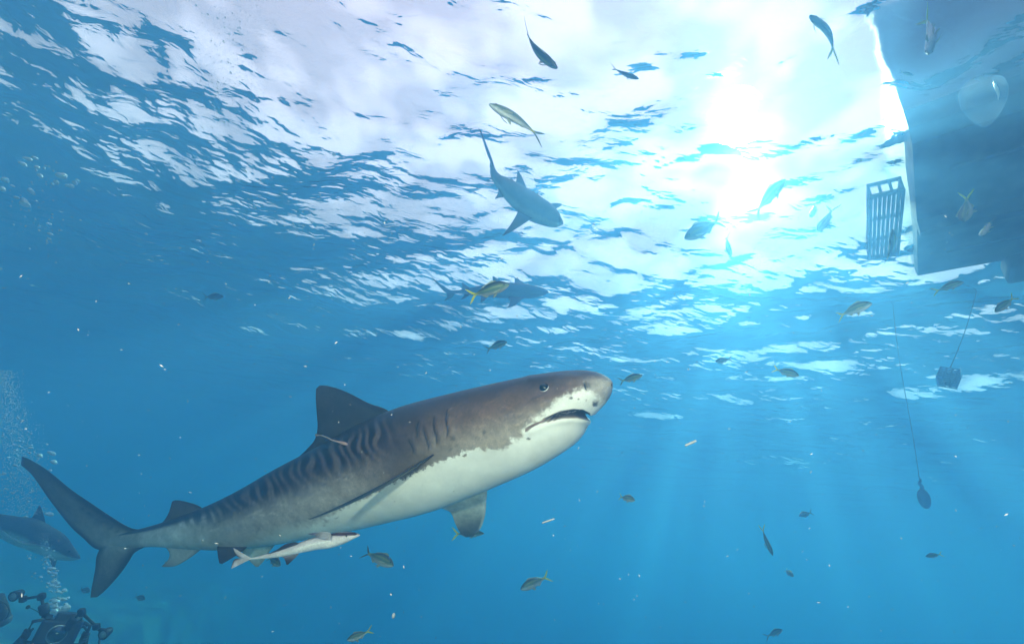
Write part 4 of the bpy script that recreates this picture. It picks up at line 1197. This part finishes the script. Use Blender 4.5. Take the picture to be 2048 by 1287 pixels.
# ------------------------------------------------------------------ diver with a camera rig
BLK = plain("black_neoprene", (0.010, 0.012, 0.014), 0.65, 0, 0.3, 30)
METAL = plain("black_anodised_metal", (0.012, 0.014, 0.016), 0.4, 0.4)
GREY = plain("grey_rubber", (0.05, 0.055, 0.06), 0.5)
def glassy(name, col, rough=0.03):
    m, n, l = mat(name)
    b = n['Principled BSDF']; b.inputs['Base Color'].default_value = col; b.inputs['Roughness'].default_value = rough; b.inputs['Specular IOR Level'].default_value = 1.0
    return m
GLASS = glassy("dome_glass", (0.01, 0.02, 0.02, 1))

def skin_body(name, joints, edges, root_i, levels=2):
    me = bpy.data.meshes.new(name)
    me.from_pydata([j[:3] for j in joints], edges, [])
    o = bpy.data.objects.new(name, me); COL.objects.link(o)
    md = o.modifiers.new("skin", 'SKIN')
    for i, j in enumerate(joints):
        me.skin_vertices[0].data[i].radius = (j[3], j[4] if len(j) > 4 else j[3])
        me.skin_vertices[0].data[i].use_root = (i == root_i)
    md.use_smooth_shade = True
    sb = o.modifiers.new("sub", 'SUBSURF'); sb.levels = levels; sb.render_levels = levels
    return o

def diver():
    d = 4.75
    head = at(120, 1252, d)
    back = Vector((head.x, head.y, 0)).normalized()            # away from the camera
    side = Vector((back.y, -back.x, 0))                        # to the right in the picture
    base = Vector((head.x, head.y, head.z - 1.62))
    root = thing("person", "diver in black wetsuit facing us and holding a large underwater camera", "person", base)
    def P(x, y, z): return Vector(base) + side * x + back * y + Vector((0, 0, z))
    J, E = [], []
    def add(p, r, link=None, r2=None):
        J.append((p.x, p.y, p.z, r, r2 or r)); i = len(J) - 1
        if link is not None: E.append((link, i))
        return i
    pel = add(P(0, 0.12, 0.92), 0.15, None, 0.12)
    abd = add(P(0, 0.12, 1.12), 0.14, pel, 0.11)
    chest = add(P(0, 0.10, 1.33), 0.17, abd, 0.13)
    neck = add(P(0, 0.06, 1.49), 0.065, chest)
    hd0 = add(P(0, 0.02, 1.58), 0.085, neck, 0.10)
    hd1 = add(P(0, 0.00, 1.68), 0.09, hd0, 0.11)
    add(P(0, 0.01, 1.745), 0.06, hd1, 0.07)
    rig = at(115, 1265, d - 0.42)
    hands = []
    for sx in (-1, 1):
        sh = add(P(0.20 * sx, 0.10, 1.40), 0.075, chest)
        el = add(P(0.34 * sx, -0.02, 1.20), 0.052, sh)
        grip = rig + side * (0.215 * sx) + Vector((0, 0, -0.02))
        wr = grip + back * 0.11 + Vector((0, 0, -0.03))
        w = add(wr, 0.034, el)
        pa = add(grip + back * 0.05 + Vector((0, 0, -0.005)), 0.034, w, 0.022)
        for k in range(4):
            zz = 0.032 - 0.021 * k
            l = (0.9, 1.0, 0.95, 0.8)[k]
            k1 = add(grip + back * 0.012 + side * (0.022 * sx) + Vector((0, 0, zz)), 0.0105, pa)
            k2 = add(grip - back * 0.024 * l + side * (0.018 * sx) + Vector((0, 0, zz - .003)), 0.0095, k1)
            add(grip - back * 0.026 * l - side * (0.012 * sx) + Vector((0, 0, zz - .004)), 0.0085, k2)
        t1 = add(grip + back * 0.03 - side * (0.022 * sx) + Vector((0, 0, 0.028)), 0.0115, pa)
        add(grip - back * 0.005 - side * (0.026 * sx) + Vector((0, 0, 0.045)), 0.0095, t1)
        hp = add(P(0.11 * sx, 0.12, 0.86), 0.10, pel)
        kn = add(P(0.15 * sx, 0.05, 0.47), 0.062, hp)
        an = add(P(0.16 * sx, 0.16, 0.09), 0.042, kn)
        ft = add(P(0.17 * sx, -0.06, 0.04), 0.045, an, 0.03)
        add(P(0.20 * sx, -0.45, 0.03), 0.09, ft, 0.015)
    o = skin_body("body", J, E, pel)
    o.data.materials.append(BLK)
    o.parent = root; o.data.transform(Matrix.Translation(-base))
    mk = P(0, -0.095, 1.685)
    ax = (side, back, Vector((0, 0, 1)))
    mask = part("dive_mask", box("dive_mask", mk, ax, (0.085, 0.030, 0.048), 0.5), GREY, root)
    part("lens", box("lens", mk - back * 0.026, ax, (0.070, 0.010, 0.034), 0.4), GLASS, mask)
    rg = at(131, 1236, d - 0.2)
    reg = part("regulator", uv_ball("regulator", rg, 0.045, 18, 12, 1.0, 0.8, 0.8), plain("chrome_regulator", (0.75, 0.76, 0.74), 0.15, 0.6), root)
    hose = catmull([tuple(rg + side * 0.04), tuple(P(0.24, -0.05, 1.60)), tuple(P(0.30, 0.05, 1.40)), tuple(P(0.22, 0.25, 1.35)), tuple(P(0.05, 0.30, 1.50))], 40)
    part("hose", tube("hose", hose, 0.011, 8), BLK, root)
    hose2 = catmull([tuple(P(0.05, 0.30, 1.50)), tuple(P(0.30, 0.20, 1.62)), tuple(P(0.42, 0.0, 1.36)), tuple(P(0.40, -0.1, 1.05)), tuple(P(0.28, 0, 0.9))], 40)
    part("hose", tube("hose", hose2, 0.009, 8), BLK, root)
    t0 = P(0, 0.31, 0.95); t1 = P(0, 0.30, 1.45)
    part("scuba_tank", tube("scuba_tank", [tuple(t0.lerp(t1, k)) for k in (0, .02, .06, .5, .92, .97, 1.0)], [0.06, .08, .09, .09, .09, .07, .03], 20), METAL, root)
    # ---- the camera rig
    c = rig
    cr = thing("camera_rig", "black underwater camera housing with round dome port and two strobe arms", "camera", c)
    part("housing", bm_to_mesh("housing", [box_arrays(c + back * 0.06, ax, (0.155, 0.075, 0.105), 0.35), box_arrays(c + back * 0.05 + Vector((0, 0, 0.115)), ax, (0.075, 0.06, 0.045), 0.4),
                                           box_arrays(c + back * 0.03 + side * 0.10 + Vector((0, 0, 0.115)), ax, (0.03, 0.03, 0.02), 0.4), box_arrays(c + back * 0.03 - side * 0.12 + Vector((0, 0, 0.112)), ax, (0.025, 0.025, 0.022), 0.4)]), METAL, cr)
    fw = -back
    pr = [tuple(c + fw * k) for k in (-0.02, 0.02, 0.03, 0.045, 0.05)]
    dome = part("dome_port", tube("dome_port", pr, [0.062, 0.064, 0.072, 0.074, 0.067], 36), METAL, cr)
    gb = bmesh.new(); bmesh.ops.create_uvsphere(gb, u_segments=32, v_segments=16, radius=0.065)
    for v in gb.verts: v.co.z *= 0.7
    gb.transform(Matrix.Translation(c + fw * 0.045) @ Vector((0, 0, 1)).rotation_difference(fw).to_matrix().to_4x4())
    for f in gb.faces: f.smooth = True
    gme = bpy.data.meshes.new("glass"); gb.to_mesh(gme); gb.free()
    part("glass", gme, GLASS, dome)
    rim = [tuple(c + fw * 0.053 + side * 0.0705 * math.cos(t) + Vector((0, 0, 0.0705 * math.sin(t)))) for t in np.linspace(0, 2 * math.pi, 48)]
    part("rim", tube("rim", rim, 0.0035, 6), plain("bare_alloy_rim", (0.6, 0.6, 0.55), 0.25, 0.9), dome)
    for sx in (-1, 1):
        g0 = c + side * (0.215 * sx) + Vector((0, 0, -0.075)); g1 = c + side * (0.215 * sx) + Vector((0, 0, 0.075))
        part("handle", tube("handle", [tuple(c + side * 0.15 * sx + Vector((0, 0, -.085))), tuple(g0), tuple(g0.lerp(g1, .5)), tuple(g1), tuple(c + side * 0.15 * sx + Vector((0, 0, .095)))], 0.015, 10), METAL, cr)
    dz = d - 0.40
    def q(x, y, o=0.0): return at(x, y, dz + o)
    def arm(pts, fl=None):
        a = part("strobe_arm", tube("strobe_arm", [tuple(p) for p in pts], 0.012, 10), METAL, cr)
        for p in (pts[0], pts[-1]):
            part("clamp", box("clamp", p, (RIGHT, FWD, UP), (0.026, 0.02, 0.026), 0.5), METAL, a)
        if fl:
            part("float", tube("float", [tuple(fl[0].lerp(fl[1], k)) for k in (0, .04, .12, .88, .96, 1)], [.012, .032, .038, .038, .032, .012], 14), BLK, a)
    arm([q(101, 1252), q(94, 1240), q(91.5, 1232)])
    arm([q(91.5, 1232), q(87, 1212), q(82.5, 1193)], (q(90.5, 1227), q(86, 1207)))
    arm([q(84, 1191), q(64, 1194), q(46, 1197)])
    arm([q(136, 1254), q(146, 1240), q(156, 1229), q(163, 1222)], (q(140, 1249), q(152, 1233)))
    arm([q(164, 1225), q(178, 1238), q(193, 1252)])
    for x, y, bx, by in [(27, 1191.5, 42, 1198), (206.5, 1268, 196, 1257)]:
        p = q(x, y); b_ = q(bx, by, 0.03)
        ax_ = (-FWD + UP * 0.1).normalized()
        st = part("strobe_light", tube("strobe_light", [tuple(p - ax_ * k) for k in (0.0, 0.008, 0.04, 0.075, 0.09)], [0.038, 0.042, 0.038, 0.030, 0.014], 24), METAL, cr)
        u = RIGHT; w = ax_.cross(u).normalized(); u = w.cross(ax_).normalized()
        part("face_ring", tube("face_ring", [tuple(p + ax_ * 0.004 + u * 0.040 * math.cos(t) + w * 0.040 * math.sin(t)) for t in np.linspace(0, 2 * math.pi, 32)], 0.0055, 6), METAL, st)
        part("diffuser", uv_ball("diffuser", p - ax_ * 0.012, 0.034, 18, 10, 1, 1, 1), plain("strobe_diffuser", (0.16, 0.24, 0.27), 0.4), st)
        part("bracket", tube("bracket", [tuple(b_), tuple(b_.lerp(p - ax_ * 0.07, 0.6)), tuple(p - ax_ * 0.07)], 0.013, 8), METAL, st)
    lt = part("focus_light", uv_ball("focus_light", q(56, 1213), 0.017, 12, 8), METAL, cr)
    part("stalk", tube("stalk", [tuple(x) for x in catmull([tuple(q(56, 1213)), tuple(q(66, 1217)), tuple(q(78, 1224)), tuple(q(92, 1238))], 14)], 0.003, 6), METAL, lt)
diver()

def second_tank():
    d = 4.6
    a, b = at(-14, 1190, d), at(6, 1249, d)
    root = thing("scuba_tank", "black scuba tank with a hose loop cut off by the left edge", "scuba tank", a.lerp(b, 0.5))
    part("cylinder", tube("cylinder", [tuple(a.lerp(b, k)) for k in (0, .03, .1, .5, .9, .96, 1)], [0.03, .055, .075, .078, .074, .06, .03], 20), BLK, root)
    part("boot", tube("boot", [tuple(a.lerp(b, k)) for k in (.82, .85, .98, 1.01)], [.076, .081, .066, .05], 20), GREY, root)
    part("hose", tube("hose", catmull([tuple(at(-10, 1200, d - .1)), tuple(at(4, 1202, d - .1)), tuple(at(14, 1209, d - .1)), tuple(at(18.5, 1220, d - .1)), tuple(at(16, 1230, d - .1)), tuple(at(10, 1237, d - .1))], 30), 0.005, 8), BLK, root)
second_tank()

# ------------------------------------------------------------------ bubbles, jelly, drifting bits
def bubble_mat():
    m, n, l = mat("air_bubble")
    n.remove(n['Principled BSDF'])
    fr = n.new("ShaderNodeLayerWeight"); fr.inputs['Blend'].default_value = 0.42
    t = n.new("ShaderNodeBsdfTransparent"); g = n.new("ShaderNodeBsdfGlossy"); g.inputs['Roughness'].default_value = 0.16; g.inputs['Color'].default_value = (0.95, 0.97, 1, 1)
    d = n.new("ShaderNodeBsdfDiffuse"); d.inputs['Color'].default_value = (0.85, 0.87, 0.9, 1)  # white diffuse colour stands in for the sky mirrored in the bubbles
    m0 = n.new("ShaderNodeMixShader"); m0.inputs[0].default_value = 0.65
    l.new(g.outputs[0], m0.inputs[1]); l.new(d.outputs[0], m0.inputs[2])
    mp = n.new("ShaderNodeMapRange"); mp.inputs['To Min'].default_value = 0.60; mp.inputs['To Max'].default_value = 0.98
    l.new(fr.outputs['Facing'], mp.inputs['Value'])
    mx = n.new("ShaderNodeMixShader"); l.new(mp.outputs[0], mx.inputs[0]); l.new(t.outputs[0], mx.inputs[1]); l.new(m0.outputs[0], mx.inputs[2])
    l.new(mx.outputs[0], n['Material Output'].inputs['Surface'])
    return m
BUB = bubble_mat()
def bubbles():
    rng = random.Random(4)
    protos = []
    for s in range(4):
        bm = bmesh.new(); bmesh.ops.create_icosphere(bm, subdivisions=3, radius=1.0)
        ph = [rng.random() * 6 for _ in range(6)]
        for v in bm.verts:
            x, y, z = v.co
            k = 1 + 0.10 * math.sin(3 * x + ph[0]) + 0.10 * math.sin(3.4 * y + ph[1]) + 0.08 * math.sin(4 * z + ph[2]) * math.sin(2.5 * x + ph[3])
            v.co = Vector((x * k * 1.12, y * k * 1.05, (z * 0.72 if z > 0 else z * 0.46) * k))
        for f in bm.faces: f.smooth = True
        me = bpy.data.meshes.new("bubble"); bm.to_mesh(me); bm.free(); me.materials.append(BUB); protos.append(me)
    def one(px, py, rpx, d, label, group):
        o = bpy.data.objects.new("bubble", rng.choice(protos)); COL.objects.link(o)
        o.location = at(px, py, d); o.scale = [rpx * d / FPX * rng.uniform(.85, 1.15)] * 3
        o.rotation_euler = (rng.uniform(-.4, .4), rng.uniform(-.4, .4), rng.uniform(0, 6))
        tag(o, label, "bubble", group)
    # the diver's fresh breath
    lab, grp = "white bubble in the rising column of the diver's breath", "bubbles breathed out by the diver"
    Z = lambda x, y: (x / 6.827, 1100 + y / 6.827)
    for x, y, r in [(820, 820, 60), (745, 770, 46), (905, 790, 52), (900, 735, 26), (760, 705, 40), (720, 680, 30), (700, 735, 34), (860, 850, 40), (790, 860, 44), (735, 830, 40), (930, 645, 20), (880, 670, 34), (835, 665, 28), (880, 548, 27), (840, 570, 26),
                    (790, 560, 24), (770, 460, 42), (710, 480, 28), (800, 500, 22), (660, 450, 24), (735, 420, 26), (745, 322, 34), (690, 305, 26), (775, 280, 20), (690, 255, 34), (735, 245, 22), (660, 290, 18), (720, 350, 22), (705, 560, 14), (640, 500, 12),
                    (600, 240, 14), (475, 312, 16), (560, 362, 18), (435, 355, 12), (480, 380, 9), (405, 110, 16), (420, 65, 10), (375, 75, 8), (570, 420, 10), (655, 90, 16), (620, 150, 14), (590, 190, 12), (650, 190, 14), (610, 100, 12), (570, 130, 10), (685, 150, 10)]:
        p = Z(x, y); one(p[0], p[1], r / 6.827, 4.6 + rng.uniform(-.12, .12), lab, grp)
    for _ in range(50):
        k = rng.random(); x = 118 - 26 * k ** 1.3 + rng.gauss(0, 4 + 5 * k); y = 1228 - 150 * k
        one(x, y, rng.uniform(.8, 2.2), 4.6 + rng.uniform(-.2, .2), lab, grp)
    # the older cloud higher up
    lab, grp = "small bright bubble in the misty cloud above the dark-backed shark", "bubbles in the cloud behind the tiger shark's tail"
    for x, y, r in [(103, 906, 6), (107, 924, 6), (80, 911, 5), (62, 895, 4), (98, 1028, 6), (51, 1033, 4), (8, 947, 4), (60, 905, 3), (90, 960, 3), (100, 940, 3), (30, 930, 3)]:
        one(x, y, r, 5.2, lab, grp)
    for _ in range(70):
        y = rng.uniform(800, 1010); x = rng.uniform(-5, 105) * (0.5 + 0.5 * (y - 780) / 230)
        one(x, y, rng.uniform(.8, 2.4), 5.2 + rng.uniform(-.4, .6), lab, grp)
    # cluster under the surface at upper left
    lab, grp = "curved silvery bubble in the loose cluster at upper left", "bubbles rising at the upper left"
    for x, y, r in [(45, 328, 7), (55, 318, 6), (70, 316, 6), (74, 335, 5), (80, 352, 7), (62, 383, 8), (50, 408, 9), (48, 400, 6), (33, 395, 5), (112, 365, 7), (122, 352, 8), (128, 350, 6), (150, 366, 6), (156, 362, 5), (140, 372, 6), (105, 368, 4), (98, 448, 5), (100, 468, 5), (98, 478, 4), (10, 360, 8), (4, 378, 8), (25, 372, 5)]:
        one(x, y, r * 0.8, 4.6 + rng.uniform(-.2, .2), lab, grp)
    for _ in range(60):
        one(rng.gauss(75, 38), rng.gauss(420, 55), rng.uniform(.7, 2.2), 4.6 + rng.uniform(-.4, .4), lab, grp)
    # finest spray, past counting
    def cloud(name, pts, label):
        vv, ff = [], []
        for p, r in pts:
            i = len(vv)
            for q in ((1, 0, 0), (-1, 0, 0), (0, 1, 0), (0, -1, 0), (0, 0, 1), (0, 0, -1)):
                vv.append(tuple(p[k] + q[k] * r for k in range(3)))
            for a, b, c in ((0, 2, 4), (2, 1, 4), (1, 3, 4), (3, 0, 4), (2, 0, 5), (1, 2, 5), (3, 1, 5), (0, 3, 5)): ff.append((i + a, i + b, i + c))
        me = bpy.data.meshes.new(name); me.from_pydata(vv, [], ff); me.update()
        for f in me.polygons: f.use_smooth = True
        o = link_mesh(name, me, BUB); o["kind"] = "stuff"; o["label"] = label
    pts = []
    for _ in range(5000):
        y = rng.uniform(740, 1030); k = (y - 740) / 290
        x = rng.gauss(45 * k + 8, 34 * (0.35 + 0.65 * k)); d = 5.3 + rng.uniform(-.7, .9)
        pts.append((at(x, y, d), rng.uniform(.3, 1.1) * d / FPX))
    for _ in range(1300):
        k = rng.random(); d = 4.6 + rng.uniform(-.2, .2)
        pts.append((at(120 - 34 * k + rng.gauss(0, 7), 1225 - 160 * k, d), rng.uniform(.25, .7) * d / FPX))
    for _ in range(900):
        d = 4.6 + rng.uniform(-.5, .5)
        pts.append((at(rng.gauss(85, 48), rng.gauss(430, 70), d), rng.uniform(.25, .7) * d / FPX))
    for _ in range(1500):
        k = rng.random(); d = 3.9 + rng.uniform(-.2, .2)
        pts.append((at(rng.gauss(440 + 60 * k, 42), 30 + 220 * (1 - k) + rng.gauss(0, 30), d), rng.uniform(.25, .9) * d / FPX))
    cloud("bubble_mist", pts, "fine bubble mist drifting up the left side of the water")
    # bubbles lying against the surface
    lab, grp = "tiny bubble caught under the rippled surface at top left", "bubbles scattered under the surface"
    for x, y, r in [(475, 362, 5), (490, 342, 4), (545, 355, 5), (520, 360, 3), (397, 482, 6), (292, 468, 3), (510, 415, 3), (607, 452, 4), (586, 448, 3), (627, 497, 3), (668, 310, 4), (735, 355, 3), (605, 425, 3), (640, 390, 3), (497, 399, 3)]:
        one(x, y, r * .8, 4.9, lab, grp)
    for _ in range(45):
        d = 3.9
        one(rng.gauss(440, 40), rng.uniform(10, 260), rng.uniform(.8, 2.0), d, lab, grp)
bubbles()

def ghost():  # modelled stand-in for a sun glint on the lens port
    d = 2.6
    c = at(1966, 205, d)
    root = thing("lens_ghost", "translucent whitish jelly with one bright rim before the boat, standing in for a lens glint", "lens_ghost", c)
    m, n, l = mat("clear_ghost")
    n.remove(n['Principled BSDF'])
    lw = n.new("ShaderNodeLayerWeight"); lw.inputs['Blend'].default_value = 0.35
    mr = n.new("ShaderNodeMapRange"); mr.inputs['To Min'].default_value = 0.03; mr.inputs['To Max'].default_value = 0.20; l.new(lw.outputs['Facing'], mr.inputs['Value'])
    t = n.new("ShaderNodeBsdfTransparent"); tl = n.new("ShaderNodeBsdfTranslucent"); tl.inputs['Color'].default_value = (0.75, 0.82, 0.88, 1)
    df = n.new("ShaderNodeBsdfDiffuse"); df.inputs['Color'].default_value = (0.7, 0.78, 0.85, 1)
    a = n.new("ShaderNodeAddShader"); l.new(tl.outputs[0], a.inputs[0]); l.new(df.outputs[0], a.inputs[1])
    mx = n.new("ShaderNodeMixShader"); l.new(mr.outputs[0], mx.inputs[0]); l.new(t.outputs[0], mx.inputs[1]); l.new(a.outputs[0], mx.inputs[2]); l.new(mx.outputs[0], n['Material Output'].inputs['Surface'])
    S = 32
    prof = [(0.0, -62), (16, -60), (31, -52), (38, -36), (39, -18), (36, 2), (30, 20), (22, 38), (13, 52), (6, 60), (0.0, 62)]
    p = catmull([(a_, b_) for a_, b_ in prof], 24)
    k = d / FPX
    a_ = 2 * np.pi * np.arange(S) / S
    axis = (UP * -1 + RIGHT * 0.12).normalized(); u = RIGHT; w = axis.cross(u).normalized(); u = w.cross(axis).normalized()
    v = np.array([[tuple(c + axis * (q[1] * k * .8) + u * (max(q[0], .2) * k * math.cos(t_) * (1 + .08 * math.sin(3 * t_))) + w * (max(q[0], .2) * k * 0.8 * math.sin(t_))) for t_ in a_] for q in p])
    vv = v.reshape(-1, 3)
    part("ghost_shell", np_mesh("ghost_shell", vv, outward(vv - vv.mean(0), grid_quads(24, S, True))), m, root)
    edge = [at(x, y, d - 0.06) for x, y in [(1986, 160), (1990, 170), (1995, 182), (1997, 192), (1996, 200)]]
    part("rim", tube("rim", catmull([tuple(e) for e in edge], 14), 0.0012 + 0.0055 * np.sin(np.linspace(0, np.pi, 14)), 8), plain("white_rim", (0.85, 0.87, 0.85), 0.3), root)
ghost()

def drift():
    rng = random.Random(23)
    m = plain("pale_flake", (0.22, 0.25, 0.25), 0.6)
    for x0, y0, x1, y1, r, lab in [(1370, 890.5, 1393, 880.5, 2.3, "short white rod-like flake in the blue right of the tiger shark's jaw"), (1084, 1045, 1109, 1036.5, 1.5, "pale rod-like flake below the far pectoral fin")]:
        a, b = at(x0, y0, 1.6), at(x1, y1, 1.6)
        tag(link_mesh("drifting_flake", tube("drifting_flake", [tuple(a.lerp(b, k)) for k in (0, .05, .5, .95, 1)], [r * .4 * 1.6 / FPX, r * 1.6 / FPX, r * 1.1 * 1.6 / FPX, r * 1.6 / FPX, r * .5 * 1.6 / FPX], 8), m), lab, "flake")
    tag(link_mesh("drifting_flake", uv_ball("drifting_flake", at(787, 1230, 1.8), 0.008, 14, 10, .8, .8, 1.2), m), "small white oval flake near the bottom edge below the remora", "flake")
    vv, ff = [], []
    for _ in range(1100):
        d = rng.uniform(0.9, 6); x, y = rng.uniform(-60, 2110), rng.uniform(420, 1330)
        p = at(x, y, d)
        if p.z > 4.4: continue
        r = rng.uniform(0.0005, 0.0016) * (0.6 + 0.4 * d)
        ax = Vector((rng.gauss(0, 1), rng.gauss(0, 1), rng.gauss(0, 1))).normalized() * r * rng.uniform(1, 4)
        i = len(vv)
        o1 = ax.orthogonal().normalized() * r; o2 = ax.cross(o1).normalized() * r
        for q in (ax, -ax, o1, -o1, o2, -o2): vv.append(tuple(p + q))
        for a, b, c in ((0, 2, 4), (2, 1, 4), (1, 3, 4), (3, 0, 4), (2, 0, 5), (1, 2, 5), (3, 1, 5), (0, 3, 5)): ff.append((i + a, i + b, i + c))
    me = bpy.data.meshes.new("drifting_specks"); me.from_pydata(vv, [], ff); me.update()
    o = link_mesh("drifting_specks", me, m); o["kind"] = "stuff"; o["label"] = "fine pale specks suspended throughout the water"
drift()
